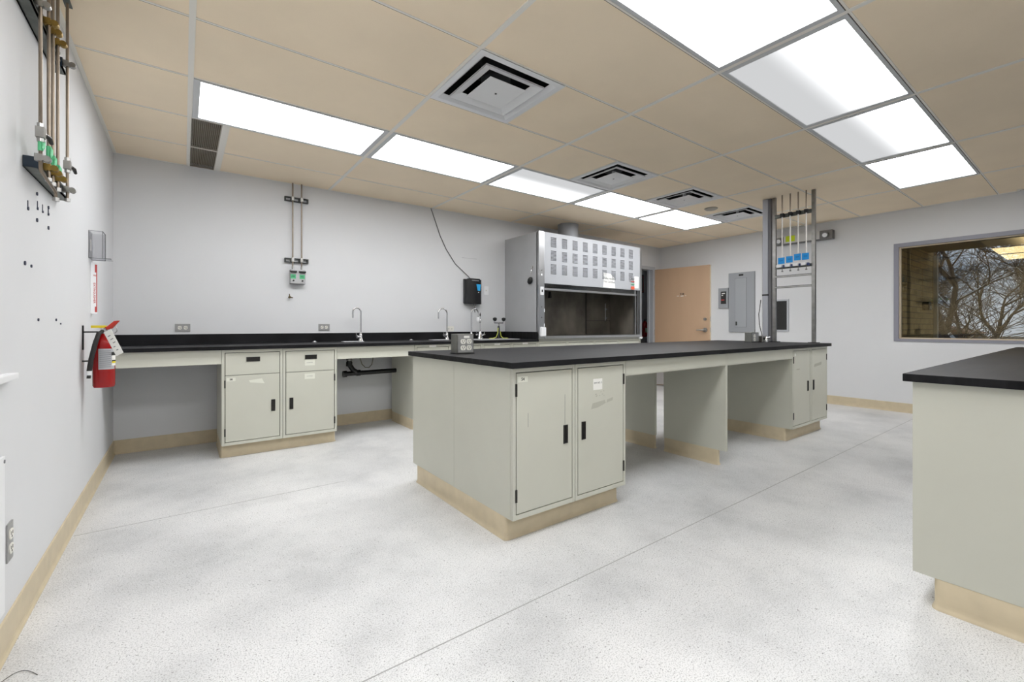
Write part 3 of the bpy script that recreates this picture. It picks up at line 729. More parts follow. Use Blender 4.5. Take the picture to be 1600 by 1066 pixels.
# ---- soap dispenser and its cord
t = thing('soap_dispenser', (3.44,0,1.34), 'black wall-mounted soap dispenser with a blue sticker', 'soap dispenser')
MB().box(3.325,3.575,-.03,0,1.352,1.665,.008).obj('back_plate', mat('dispenser_dark',(58,58,60),.4), t)
pts = []
for i in range(13):
    a = PI+PI*i/12; pts.append((3.45+.122*math.cos(a), -.040+.055*math.sin(a)))
m = MB().prism([(3.328,-.02)]+pts+[(3.572,-.02)], 'z', 1.345, 1.66); m.box(3.37,3.53,-.08,-.02,1.655,1.672,.006)
m.obj('cover', mat('dispenser_black',(24,24,26),.2), t, True)
MB().box(3.40,3.50,-.0965,-.09,1.638,1.648).obj('logo_strip', GREYINK, t)
MB().add([(3.465,-.0965,1.60),(3.54,-.0825,1.60),(3.53,-.085,1.515),(3.485,-.0955,1.515)], [(0,1,2,3)]).obj('blue_sticker', BLUET, t)
MB().box(3.495,3.505,-.0955,-.088,1.49,1.50).obj('indicator', WHITE, t)
m = MB().cyl((3.46,-.06,1.35),(3.46,-.06,1.325),.018,12); m.tube([(3.46,-.06,1.33),(3.462,-.06,1.25),(3.46,-.07,1.24)],[.006,.005,.005],8); m.obj('nozzle', mat('dull_metal',(120,120,120),.4,.6), t, True)
m = MB().tube([(2.874,-.006,2.492),(2.93,-.006,2.35),(3.0,-.006,2.17),(3.08,-.006,2.02),(3.16,-.006,1.91),(3.21,-.006,1.845),(3.27,-.006,1.80),(3.40,-.010,1.70),(3.42,-.02,1.665)], .0045, 8)
tag(m.obj('power_cord', mat('cord_grey',(70,70,70),.5), None, True), 'thin dark cord running from the ceiling down to the soap dispenser', 'cord')

# ---- gas lines on the counter wall
t = thing('gas_line', (1.38,0,1.48), 'two thin pipes down the counter wall to a grey valve box with green labels', 'gas pipes')
for x in (1.342,1.424):
    MB().cyl((x,-.04,H),(x,-.04,1.62),.0065,10).obj('pipe', COPPER, t, True)
for z in (2.335,1.722):
    m = MB()
    m.plate([1.272,1.284,1.325,1.345,1.400,1.42,1.478,1.49],[z-.022,z-.014,z+.014,z+.022], lambda i,j: not (j==1 and i in (1,3,5)), -.03, -.0, 'y')
    m.obj('strut', mat('blackened_strut',(56,58,58),.5,.4), t)
    for x in (1.342,1.424): MB().box(x-.013,x+.013,-.052,-.03,z-.018,z+.024,.003).obj('clamp', GALV, t)
m = MB().box(1.318,1.455,-.075,-.0,1.487,1.628,.003); m.obj('valve_box', mat('valve_box_grey',(176,176,178),.4,.3), t)
for x in (1.342,1.424):
    MB().box(x-.034,x+.030,-.10,-.076,1.595,1.613,.006).obj('lever', BLACK, t)
    l_ = MB().box(x-.026,x+.022,-.0762,-.0751,1.535,1.578).obj('green_label', GREENL, t)
    text_mb('N2' if x > 1.4 else 'AIR', .022, (x-.003,-.0768,1.557), (1,0,0), (0,0,1), .02).obj('writing', mat('dark_green_ink',(30,80,52),.7), l_)
    MB().cyl((x,-.076,1.515),(x,-.088,1.515),.008,10).obj('outlet_nozzle', DARK, t, True)
    MB().cyl((x,-.04,1.66),(x,-.04,1.625),.011,6).obj('nut', GALV, t)
t = thing('hose_barb', (1.32,0,1.35), 'small brass spigot sticking out of the wall below the valve box', 'spigot')
m = MB().cyl((1.318,0,1.352),(1.318,-.03,1.352),.011,10); m.tube([(1.318,-.025,1.352),(1.345,-.04,1.346)],[.007,.005],8); m.tube([(1.318,-.02,1.352),(1.316,-.02,1.385)],[.005,.004],8)
m.obj('body', mat('dull_brass',(96,84,58),.45,.7), t, True)
tag(MB().box(3.31,3.53,-.0015,0,1.932,1.938).obj('wall_scuff', mat('scuff',(186,186,188),.8)), 'faint grey scuff line on the wall above the soap dispenser', 'scuff')

# ================================================================== FUME HOOD
HX0, HX1, HF = 3.98, 6.003, -.72
t = thing('fume_hood', (5.0,-.36,.872), 'large steel fume hood with a louvered upper panel and open sash', 'fume hood')
m = MB().box(HX0,HX0+.02,HF+.03,-.004,.905,2.236); m.box(HX0-.001,HX0+.003,HF+.03,-.004,1.012,1.016); m.obj('side_panel', HOODG, t)
MB().box(HX1-.02,HX1,HF+.03,-.004,.905,2.236).obj('side_panel', HOODG, t)
MB().box(HX0+.02,HX1-.02,HF+.02,-.004,2.215,2.236).obj('top_panel', HOODG, t)
MB().box(HX0,HX0+.092,HF,HF+.05,.905,2.242,.004).obj('corner_post', STEEL, t)
MB().box(HX1-.045,HX1,HF,HF+.05,.905,2.242,.004).obj('corner_post', STEEL, t)
lp = MB().box(HX0+.092,HX1-.045,HF+.004,HF+.022,1.597,2.240,.002).obj('louvered_panel', PANEL, t)
SLOTM = mat('slot_dark',(66,66,68),.7)
for i in range(9):
    x = 4.18+i*.1905
    for zt_ in (2.185,2.015,1.845):
        m = MB(); nn = 8
        for k in range(nn):
            z = zt_-k*.0165; m.prism([(HF+.004,z+.004),(HF-.003,z-.003),(HF+.004,z-.003)], 'x', x, x+.092)
        nf = len(m.f)
        for k in range(nn):
            z = zt_-k*.0165; m.box(x+.002, x+.090, HF+.0015, HF+.003, z-.0085, z-.003)
        o = m.obj('louver_bank', PANEL, lp); o.data.materials.append(SLOTM)
        for p in o.data.polygons:
            if p.index >= nf: p.material_index = 1
# sash
sa = MB().plate([HX0+.092,HX0+.10,HX1-.125,HX1-.115],[1.515,1.535,1.60,1.62],lambda i,j: not(i==1 and j==1),HF+.04,HF+.055,'y')
sa.box(HX0+.092,HX1-.115,HF+.01,HF+.055,1.513,1.540,.004)
sash = sa.obj('sash_frame', STEEL, t)
MB().box(HX0+.10,HX1-.12,HF+.046,HF+.050,1.535,1.61).obj('sash_glass', SASHG, sash)
MB().box(HX0+.092,HX0+.098,HF+.03,-.12,.93,1.6).obj('inner_side', DSTEEL, t); MB().box(HX1-.05,HX1-.045,HF+.03,-.12,.93,1.6).obj('inner_side', DSTEEL, t)
MB().box(HX1-.12,HX1-.103,HF+.03,HF+.06,.93,1.6,.002).obj('sash_track', STEEL, t); MB().box(HX1-.072,HX1-.06,HF+.02,HF+.05,.93,1.6,.002).obj('sash_track', STEEL, t)
MB().box(HX0+.02,HX1-.02,-.14,-.12,.93,2.2).obj('back_liner', DSTEEL, t)
MB().box(HX0+.02,HX1-.02,HF+.06,-.14,1.72,1.74).obj('inner_roof', DSTEEL, t)
m = MB().box(5.40,5.408,-.15,-.141,.93,1.72); m.box(5.41,5.95,-.148,-.141,1.145,1.149); m.obj('liner_seam', DARK, t)
MB().cyl((5.80,-.18,1.15),(5.80,-.18,1.42),.005,8).obj('support_rod', STEEL, t, True)
for z in (1.33,1.19): MB().cyl((5.86,-.16,z),(5.86,-.14,z),.014,10).obj('knob', GREYINK, t, True)
m = MB().tube([(4.62,-.2,1.55),(4.62,-.2,1.46)],[.02,.028],10); m.obj('inner_fitting', BLACK, t, True)
MB().box(HX0+.02,HX1-.02,HF+.03,-.12,.915,.935).obj('work_surface', mat('hood_worksurface',(60,58,54),.35,.2), t)
MB().box(HX0+.092,HX1-.045,HF-.005,HF+.045,.905,.938,.005).obj('sill', STEEL, t)
MB().box(HX0,HX1,HF+.002,HF+.03,.874,.906,.002).obj('lower_rail', mat('rail_grey',(150,150,144),.35,.7), t)
m = MB().box(HX0+.022,HX0+.078,HF-.004,HF,1.45,1.55,.0015); m.obj('switch_plate', WHITE, t); MB().box(HX0+.044,HX0+.056,HF-.012,HF-.003,1.485,1.515).obj('toggle', INK, t)
MB().box(HX0+.012,HX0+.092,HF-.035,HF,.935,1.05,.012).obj('outlet_cover', WHITE, t)
for z, r_ in ((1.70,.014),(1.68,.0),(1.755,.006),(1.30,.007),(1.17,.007),(1.08,.0)):
    if r_: MB().cyl((HX0+.045,HF-.006,z),(HX0+.045,HF,z),r_,12).obj('button', WHITE if r_ > .01 else GREYINK, t)
for z in (1.26,1.075): MB().box(HX0+.083,HX0+.091,HF-.006,HF,z-.02,z+.02).obj('sash_stop', WHITE, t)
m = MB().tube([(HX0-.002,-.60,1.81),(HX0-.018,-.595,1.76),(HX0-.02,-.59,1.72)], [.007,.006,.006], 8); m.obj('hook_rod', CHROME, t, True)
m = MB().lathe([(.012,-.05),(.028,-.035),(.032,0),(.022,.03),(.006,.04)], (0,0,0), 14).xf(Matrix.Translation((HX0-.03,-.585,1.64)) @ Matrix.Rotation(.5,4,'X')); m.tube([(HX0,-.585,1.64),(HX0-.03,-.585,1.64)], .012, 10)
m.obj('side_knob', RUB, t, True)
MB().cyl((4.84,-.34,2.236),(4.84,-.34,H+.05),.145,32).obj('exhaust_duct', DUCT, t, True)
MB().cyl((4.84,-.34,2.236),(4.84,-.34,2.25),.16,32).obj('duct_flange', DUCT, t, True)
# papers on the hood
p = MB().add([(5.155,HF+.0015,1.805),(5.30,HF+.0015,1.80),(5.385,HF+.0015,1.745),(5.40,HF+.0015,1.60),(5.145,HF+.0015,1.605),(5.16,HF+.001,1.72)], [(0,1,2,3,4,5)])
p = tag(p.obj('paper_notice', PAPER), 'white paper notice with a cut corner taped to the louvered hood panel', 'notice')
text_mb('Fume Hood is', .042, (5.28,HF-.0005,1.73), (1,0,-.03), (0,0,1), .012).obj('writing', GREYINK, p); text_mb('Not Certified', .042, (5.275,HF-.0005,1.685), (1,0,-.02), (0,0,1), .012).obj('writing', GREYINK, p)
p = tag(MB().box(5.745,5.825,HF-.0045,HF-.0035,1.604,1.648).obj('warning_sticker', ORANGE), 'small orange sticker at the lower corner of the louvered panel', 'sticker')
p = tag(MB().box(5.83,5.925,HF+.0005,HF+.0025,1.625,1.80).obj('certification_sheet', PAPER), 'narrow white sheet beside the orange sticker on the hood', 'notice')
for z, c in ((1.76,GREYINK),(1.72,REDS),(1.68,GREENL)): MB().box(5.745,5.825,HF-.0042,HF-.0032,z-.006,z+.006).obj('stripe', c, p)
# cabinets under the hood
for i in range(4):
    a = HX0+i*.5055; c_, d_ = cabinet(a, a+.5055, -.70, -.08, .104, .872, 'LR'[i%2], 'base cabinet under the fume hood, %s' % ['at the worktop end','second from the worktop','second from the doorway','at the doorway end'][i], True, None, 'cabinets under the fume hood')
tag(cove_block(HX0, HX1, -.64, -.08, .104), 'tan plinth under the fume hood cabinets', 'plinth')
tag(MB().box(5.93,5.99,-.745,-.72,.876,.90,.003).obj('white_tag', WHITE), 'small white tag at the lower corner of the hood near the doorway', 'tag')

# ================================================================== ISLAND FITTINGS
def outlet_box(x0, y0, w_, d_, h_, label, right_only=False):
    z0 = .887; t = thing('outlet_box', (x0+w_/2, y0+d_/2, z0), label, 'outlet box')
    MB().box(x0,x0+w_,y0,y0+d_,z0+.003,z0+h_,.003).obj('housing', mat('outlet_box_steel',(138,138,134),.36,1,var=.1,vscale=30), t)
    MB().box(x0-.004,x0+w_+.004,y0-.004,y0+d_+.004,z0,z0+.004).obj('base_flange', DARK, t)
    MB().box(x0+.006,x0+w_-.006,y0-.003,y0,z0+.008,z0+h_-.006,.001).obj('cover_plate', OUTLETP, t)
    a, d = MB(), MB()
    cs = ((.36,),) if right_only else ((.34,.70),)
    for fx_ in cs[0]:
        for s_ in (-.5,.5):
            receptacle(a, d, x0+w_*fx_, z0+h_*.46+s_*.040, y0-.003, 'y', 1.12 if not right_only else 1.25)
    a.obj('socket_face', IVORY, t); d.obj('socket_slot', INK, t)
    return t
t = outlet_box(1.842, -2.465, .122, .078, .125, 'steel four-socket outlet box at the near end of the island')
l_ = MB().box(1.89,1.93,-2.4695,-2.468,.986,1.0).obj('label_strip', PAPER, t)
outlet_box(5.385, -2.61, .16, .075, .107, 'steel outlet box beside the grey conduit at the far end of the island', True)
t = thing('service_turret', (5.60,-2.61,.887), 'low metal service fitting between the far outlet box and the conduit', 'fitting')
MB().box(5.575,5.635,-2.64,-2.58,.887,.955,.006).obj('housing', GALV, t); MB().cyl((5.60,-2.642,.925),(5.60,-2.65,.925),.013,14).obj('port', DARK, t)
m = MB().lathe([(.03,0),(.028,.03),(.016,.06),(.006,.066)], (5.69,-2.62,.887), 14); m.tube([(5.69,-2.62,.93),(5.69,-2.67,.94)],[.009,.006],8)
m.obj('spigot', CHROME, t, True)
# rack of gas drops
RX = 5.77
t = thing('service_rack', (RX,-2.865,.887), 'steel two-post rack from island worktop to ceiling carrying four thin pipes', 'rack')
for y in (-3.062,-2.678):
    m = MB().plate([RX-.016,RX-.006,RX+.006,RX+.016],[y-.0165,y-.012,y+.012,y+.0165],lambda i,j: not(i==1 and j==1),.893,H,'z')
    m.obj('post', mat('post_steel',(138,137,134),.32,1,var=.15,vscale=20), t)
    MB().box(RX-.035,RX+.035,y-.045,y+.045,.887,.893,.001).obj('base_plate', DARK, t)
def rbar(z, hh=.021, nm='strut', mt=GALV):
    st_ = MB().box(RX-.022,RX-.018,-3.048,-2.692,z-hh/2,z+hh/2).obj(nm, mt, t)
    m = MB().box(RX-.03,RX-.018,-3.048,-2.692,z+hh/2-.0045,z+hh/2); m.box(RX-.03,RX-.018,-3.048,-2.692,z-hh/2,z-hh/2+.0045)
    m.obj('flange', mat('dark_flange',(70,70,70),.5,.5), st_)
rbar(2.272,.04,'strut',STRUT); rbar(1.706,.03,'strut',STRUT); rbar(1.608); rbar(1.49)
PY = (-2.775,-2.855,-2.932,-3.008)
for i, y in enumerate(PY):
    MB().cyl((RX-.045,y,H),(RX-.045,y,2.30),.007,8).obj('pipe_stub', COPPER, t, True)
    MB().cyl((RX-.045,y,2.30),(RX-.045,y,1.735),.0065,8).obj('pipe', mat('white_pipe',(214,210,205),.35), t, True)
    MB().box(RX-.06,RX-.028,y-.018,y+.018,2.255,2.295,.004).obj('clamp', DARK, t)
    m = MB().box(RX-.062,RX-.03,y+.0,y+.055,1.705,1.735,.003); m.obj('valve', WHITE, t)
    MB().box(RX-.07,RX-.04,y-.03,y-.012,1.70,1.728,.003).obj('valve_handle', mat('navy_plastic',(30,46,90),.4), t)
    m = MB().cyl((RX-.045,y,1.70),(RX-.045,y,1.665),.004,6); m.cyl((RX-.045,y,1.668),(RX-.045,y,1.655),.010,8); m.obj('outlet_tip', GREYINK, t, True)
nl = ['nearest the conduit', 'second from the conduit', 'third from the conduit', 'nearest the right-hand post']
for i, (y, dz) in enumerate(zip(PY, (0,.006,.022,.020))):
    m = MB().box(RX-.055,RX-.0535,y-.028,y+.038,1.742+dz,1.812+dz)
    n_ = tag(m.obj('paper_tag', BLUE), 'bright blue paper tag on a rack pipe, '+nl[i], 'tag', 'blue tags on the pipe rack')
    text_mb('Gas', .022, (RX-.0556, y+.005, 1.78+dz), (0,-1,.12), (0,.12,1)).obj('writing', mat('navy_ink',(20,60,120),.7), n_)
t = thing('conduit_column', (RX,-2.59,.887), 'grey square conduit standing from the island worktop to the ceiling', 'conduit')
m = MB().box(RX-.03,RX+.03,-2.62,-2.565,.887,H,.002); m.obj('channel', GREYC, t)
MB().box(RX-.033,RX+.033,-2.624,-2.560,1.405,1.422).obj('coupling', DARK, t)
MB().box(RX-.02,RX+.03,-2.648,-2.62,.887,H,.002).obj('shaded_side', mat('conduit_side_shade',(104,104,108),.45), t)  # shaded side of the conduit, its shade put into a darker grey
m = MB().tube([(RX-.04,-2.55,1.36),(RX-.055,-2.535,1.2),(RX-.055,-2.54,1.08),(RX-.045,-2.565,.96),(RX-.04,-2.575,.91)], .004, 6)
m.obj('cord', RUB, t, True)

# ================================================================== RIGHT WALL FITTINGS
t = thing('electrical_panel', (XL,-1.48,.97), 'tall grey electrical panel on the wall right of the open door', 'electrical panel')
MB().box(XL-.022,XL,-1.686,-1.284,.970,1.905,.003).obj('cover', GREYP, t)
d = MB().box(XL-.027,XL-.022,-1.562,-1.39,1.05,1.815,.002).obj('door', mat('grey_panel_door',(156,159,163),.45), t)
m = MB().plate([-1.566,-1.562,-1.39,-1.386],[1.046,1.05,1.815,1.819],lambda i,j: not(i==1 and j==1),XL-.0235,XL-.022,'x'); m.obj('door_gap', GREYINK, t)
MB().box(XL-.035,XL-.027,-1.42,-1.40,1.075,1.135,.002).obj('latch', INK, d)
MB().box(XL-.0235,XL-.022,-1.515,-1.445,1.85,1.878).obj('nameplate', INK, t)
t = thing('control_box', (XL,-1.2,1.355), 'small grey box with a black face beside the tall electrical panel', 'control box')
MB().box(XL-.03,XL,-1.28,-1.118,1.355,1.678,.003).obj('housing', GREYP, t)
f_ = MB().box(XL-.034,XL-.03,-1.248,-1.162,1.42,1.622).obj('face', INK, t)
for z, a, b_, c in ((1.59,-1.23,-1.18,PAPER),(1.56,-1.20,-1.175,PAPER),(1.485,-1.22,-1.168,REDS)): MB().box(XL-.0355,XL-.034,a,b_,z-.007,z+.007).obj('indicator', c, f_)
t = thing('wall_grille', (XR,-2.0,.99), 'dark mesh grille with a pale frame low on the right wall behind the rack', 'air grille')
MB().plate([-2.118,-2.095,-1.855,-1.83],[.985,1.008,1.435,1.458],lambda i,j: not(i==1 and j==1),XR-.015,XR,'x').obj('frame', FRAMEP, t)
m = MB().box(XR-.004,XR,-2.096,-1.854,1.007,1.436)
for i in range(21): z = 1.012+i*.0202; m.box(XR-.009,XR-.004,-2.095,-1.855,z,z+.003)
m.obj('mesh', mat('mesh_black',(44,44,44),.7), t)
t = thing('emergency_light', (XR,-2.32,2.26), 'grey twin-head emergency light high on the right wall', 'emergency light')
MB().box(XR-.075,XR,-2.535,-1.97,2.262,2.375,.004).obj('housing', mat('emergency_grey',(200,200,198),.45), t)
MB().box(XR-.08,XR,-2.54,-1.965,2.252,2.264,.002).obj('bottom_tray', mat('emergency_tray',(110,110,110),.5), t)
MB().box(XR-.09,XR,-2.685,-2.535,2.25,2.372,.004).obj('end_box', mat('emergency_dark',(112,110,108),.4,.4), t)
MB().box(XR-.085,XR,-2.08,-1.96,2.265,2.36,.004).obj('end_box', mat('emergency_dark2',(128,128,128),.4,.3), t)
for y in (-2.60,-2.02):
    MB().cyl((XR-.09,y,2.315),(XR-.13,y-.01,2.30),.035,16).obj('lamp_head', GREYINK, t, True); MB().cyl((XR-.13,y-.01,2.30),(XR-.134,y-.011,2.2985),.028,16).obj('lamp_lens', WHITE, t, True)
tag(MB().box(XR-.0775,XR-.0755,-2.225,-2.105,2.285,2.368).obj('sticky_note', YEL), 'yellow-green paper note stuck on the emergency light', 'sticky note')

# ================================================================== LEFT WALL
t = thing('gas_manifold', (0,-2.6,1.55), 'row of five metal gas pipes on struts down the left wall from the ceiling', 'gas pipes')
PX = .055
def strutL(z, y0, y1):
    m = MB().box(0,.005,y0,y1,z-.021,z+.021); m.box(0,.042,y0,y1,z-.021,z-.0165); m.box(0,.042,y0,y1,z+.0165,z+.021)
    m.box(.036,.042,y0,y1,z-.021,z-.012); m.box(.036,.042,y0,y1,z+.012,z+.021)
    m.obj('strut', STRUT, t)
    MB().box(.001,.041,y0-.003,y0+.001,z-.02,z+.02).obj('strut_end', mat('dark_blue_cap',(22,40,56),.4), t)
strutL(1.66,-2.56,-2.03); strutL(2.215,-2.80,-2.215); strutL(2.215,-2.175,-2.09)
ys5 = (-2.615,-2.495,-2.43,-2.345,-2.16)
for i, y in enumerate(ys5):
    if i == 0: m = MB().tube([(PX,y,H),(PX,y,1.632),(PX,y+.012,1.618),(PX,-2.42,1.603),(PX,-2.385,1.597),(PX,-2.375,1.575)], .0055, 10)
    else: m = MB().tube([(PX,y,H),(PX,y,1.622)], .0055, 10)
    m.obj('pipe', COPPER, t, True)
    for z in (1.665,2.218):
        big = i in (0,4)
        m = MB().box(PX-.015,PX+.007,y-.010,y+.010,z-.013,z+.013,.003); m.obj('clamp', GALV if big else BRASS, t, True)
        MB().tube([(PX+.016,y-.010,z-.002),(PX+.016,y+.010,z-.003)], .0115, 18).obj('clamp_knob', GALV if big else BRASS, t, True)
    yn = y if i else -2.375; zn = 1.625 if i else 1.578
    MB().cyl((PX,yn,zn),(PX,yn,zn-.014),.011,6).obj('nut', GALV, t)
for i, z in ((0,1.758),(4,1.774)):
    y = ys5[i]
    v_ = MB().box(PX-.012,PX+.012,y-.013,y+.013,z-.022,z+.016,.002); v_.cyl((PX,y,z-.036),(PX,y,z+.030),.010,6); v_.cyl((PX,y,z),(PX+.009,y+.025,z-.002),.006,8)
    v_ = v_.obj('valve', GALV, t)
    MB().tube([(PX+.008,y+.022,z-.002),(PX+.015,y+.045,z-.005),(PX+.017,y+.065,z-.018)],[.007,.008,.006],8).obj('lever', BLACK, v_, True)
for i, z0 in ((0,1.690),(1,1.700),(2,1.685),(3,1.672)):
    y = ys5[i]; m = MB().add([(PX+.006,y-.008,z0+.045),(PX+.008,y+.026,z0+.040),(PX+.010,y+.012,z0+.016),(PX+.007,y-.003,z0),(PX+.006,y-.010,z0+.01)], [(0,1,2,3,4)])
    m.cyl((PX,y,z0),(PX,y,z0+.045),.0072,10); m.obj('tape_flag', GREEN, t)
MB().box(PX-.012,PX+.012,ys5[4]-.04,ys5[4]+.035,H-.010,H-.004).obj('ceiling_plate', STRUT, t)
# acrylic holder
t = thing('acrylic_holder', (0,-1.12,1.48), 'empty clear acrylic pocket on the left wall above the red sign', 'holder')
y0, y1 = -1.19, -1.06; z0, z1 = 1.482, 1.648
m = MB().box(0,.003,y0,y1,z0,z1); m.box(.062,.065,y0,y1,z0,z1-.0); m.box(0,.065,y0,y0+.003,z0,z1); m.box(0,.065,y1-.003,y1,z0,z1); m.box(0,.10,y0,y1,z0-.003,z0); m.obj('pocket', ACRYL, t)
m = MB()
for a in ((.062,.0655,y0,y0+.003,z0,z1),(.062,.0655,y1-.003,y1,z0,z1),(.062,.0655,y0,y1,z1-.002,z1+.001),(0,.003,y0-.001,y0+.002,z0,z1),(0,.105,y0,y0+.003,z0-.004,z0),(0,.065,y1-.003,y1,z0-.004,z0),(.0,.065,y0,y0+.003,z1-.002,z1)): m.box(*a)
m.obj('edge', ACEDGE, t)
MB().box(.003,.0045,y0+.04,y1-.05,1.53,1.60).obj('label_slip', PAPER, t)
# fire sign
t = thing('fire_sign', (0,-1.083,1.14), 'narrow white and red folded fire extinguisher sign on the left wall', 'sign')
SY0, SYM, SY1, SXD = -1.118, -1.083, -1.048, .024
m = MB().prism([(0,SY0),(SXD,SYM),(0,SY1),(.003,SY1),(SXD+.004,SYM),(.003,SY0)], 'z', 1.14, 1.46)
m.obj('board', WHITE, t)
def vface(y, off=.0012): return (SXD+.004)*(1-abs(y-SYM)/.035)+off
a, b_ = SY0+.003, SYM-.002
for z_0, z_1, nm_ in ((1.40,1.45,'red_band'),(1.15,1.185,'red_foot')):
    MB().add([(vface(a),a,z_0),(vface(b_),b_,z_0),(vface(b_),b_,z_1),(vface(a),a,z_1)], [(0,1,2,3)]).obj(nm_, REDS, t)
m = MB()
for yy0, yy1 in ((a, a+.005), (b_-.005, b_)): m.add([(vface(yy0),yy0,1.185),(vface(yy1),yy1,1.185),(vface(yy1),yy1,1.40),(vface(yy0),yy0,1.40)], [(0,1,2,3)])
m.obj('border', REDS, t)
dv = Vector((SXD+.004,.035,0)).normalized()
text_mb('EXTINGUISHER', .019, (vface((a+b_)/2,.002),(a+b_)/2,1.27), (0,0,-1), dv, .02).obj('lettering', REDS, t)
text_mb('FIRE', .014, (vface((a+b_)/2,.002),(a+b_)/2,1.38), dv, (0,0,1), .02).obj('lettering', REDS, t)
# extinguisher
def extinguisher(cx, cy, z0, label, full=True, s=1.0):
    t = thing('fire_extinguisher', (cx,cy,z0), label, 'fire extinguisher')
    R_ = .050*s; hb = .30*s
    MB().lathe([(R_*.9,0),(R_,.012),(R_,hb-.05*s),(R_*.93,hb-.028*s),(R_*.7,hb-.008*s),(.024*s,hb+.006*s),(.018*s,hb+.012*s)], (cx,cy,z0), 32).obj('cylinder', RED, t, True)
    zt = z0+hb
    m = MB().lathe([(.017,.0),(.017,.03),(.012,.035)], (cx,cy,zt+.005), 14); m.box(cx-.012,cx+.014,cy-.016,cy+.014,zt+.02,zt+.045,.003); m.obj('valve', BLACK if not full else CHROME, t, True)
    if not full:
        MB().box(cx-.01,cx+.05,cy-.012,cy+.012,zt+.05,zt+.06).obj('lever', INK, t); MB().box(cx-R_*.8,cx+R_*.8,cy-R_-.002,cy-R_+.01,z0+.10,z0+.2).obj('label', LABELW, t); return t
    # lever handles (red) reaching out
    m = MB().prism([(-.02,.045),(.02,.052),(.058,.085),(.078,.088),(.040,.043),(.02,.035)], 'y', -.010, .010).xf(Matrix.Translation((cx,cy,zt)) @ Matrix.Rotation(-.5,4,'Z'))
    m.obj('lever', mat('lever_red',(196,40,20),.35), t)
    MB().box(cx-.055,cx+.012,cy-.014,cy+.012,zt+.045,zt+.06,.003).obj('seal_band', YELT, t)
    ring = arc((cx+.045,cy-.02,zt+.035), .02, 0, 2*PI, (.8,-.6,0), (0,0,1), 16); MB().tube(ring, .002, 6).obj('pin_ring', STEEL, t, True)
    # label around the body
    for (a0,a1,zz0,zz1,mt,nm,rr) in ((-1.95,-.35,.105,.225,mat('label_silver',(178,180,184),.4,.2),'label',R_+.0008),(-.75,-.15,.125,.185,PAPER,'label_patch',R_+.0016),(-.75,-.15,.140,.150,YELT,'label_band',R_+.0022),(-.75,-.15,.150,.157,INK,'label_band',R_+.0022),(-.8,-.15,.185,.205,INK,'label_band',R_+.0022)):
        m = MB(); k = 10; vs = []
        for i in range(k+1):
            a = a0+(a1-a0)*i/k
            for z in (zz0,zz1): vs.append((cx+rr*math.cos(a), cy+rr*math.sin(a), z0+z))
        m.add(vs, [(2*i,2*i+2,2*i+3,2*i+1) for i in range(k)]); m.obj(nm, mt, t, True)
    m = MB()
    for q in range(9):
        z = z0+.118+q*.0115; k = 8; vs = []
        for i in range(k+1):
            a = -1.85+1.0*i/k
            for dz in (0,.0035): vs.append((cx+(R_+.0014)*math.cos(a), cy+(R_+.0014)*math.sin(a), z+dz))
        m.add(vs, [(2*i,2*i+2,2*i+3,2*i+1) for i in range(k)])
    m.obj('label_print', GREYINK, t)
    # hose
    m = MB().tube([(cx-.004,cy-.018,zt+.028),(cx-.018,cy-.045,zt+.012),(cx-.032,cy-.060,zt-.05),(cx-.046,cy-.070,zt-.13),(cx-.054,cy-.074,zt-.20)],[.009,.011,.0115,.0115,.0115],10); m.obj('hose', RUB, t, True)
    MB().tube([(cx-.054,cy-.074,zt-.198),(cx-.055,cy-.075,zt-.222)],.0125,10).obj('hose_ferrule', WHITE, t, True)
    MB().tube([(cx-.055,cy-.075,zt-.222),(cx-.056,cy-.076,zt-.24)],.009,10).obj('nozzle', INK, t, True)
    # bracket on the wall
    m = MB().box(0,.006,cy-.012,cy+.012,zt-.08,zt+.06,.001); m.box(0,cx-.02,cy-.012,cy+.012,zt+.018,zt+.026); m.box(0,cx-R_+.004,cy-.01,cy+.01,z0+.15,z0+.158); m.obj('bracket', DARK, t)
    # service tag
    tgt = MB().box(-.023,.023,-.0006,.0006,-.155,0); M_ = Matrix.Translation((cx+.022,cy-.075,zt+.03)) @ Matrix.Rotation(math.radians(-36.6),4,'Z') @ Matrix.Rotation(math.radians(-28),4,'Y')
    tg = tgt.xf(M_).obj('service_tag', PAPER, t)
    m = MB()
    for i,(a,b_) in enumerate(((-.012,.004),(-.008,.010),(-.004,.012),(-.012,.0),(-.006,.006))): m.box(a,b_,-.0012,-.0007,-.035-i*.023,-.030-i*.023)
    m.xf(M_).obj('tag_print', GREYINK, tg)
    m = MB().tube([(cx+.0,cy-.02,zt+.04),(cx+.012,cy-.05,zt+.045),(cx+.022,cy-.075,zt+.028)],.001,5); m.obj('tag_string', INK, t)
    return t
extinguisher(.092, -1.39, .706, 'red fire extinguisher with a white service tag hanging on the left wall')
extinguisher(8.95, 1.42, .82, 'red fire extinguisher in the hall seen through the doorway', False, 1.15)
t = thing('hall_sign', (8.94,1.5,1.83), 'dark upright fire sign on the hall wall above the far extinguisher', 'sign')
MB().box(8.88,9.0,1.485,1.5,1.83,2.25,.004).obj('board', mat('sign_dark',(60,44,46),.5), t)
MB().plate([8.89,8.90,8.98,8.99],[1.85,1.862,2.19,2.202],lambda i,j: not(i==1 and j==1),1.4835,1.485,'y').obj('border', REDS, t)
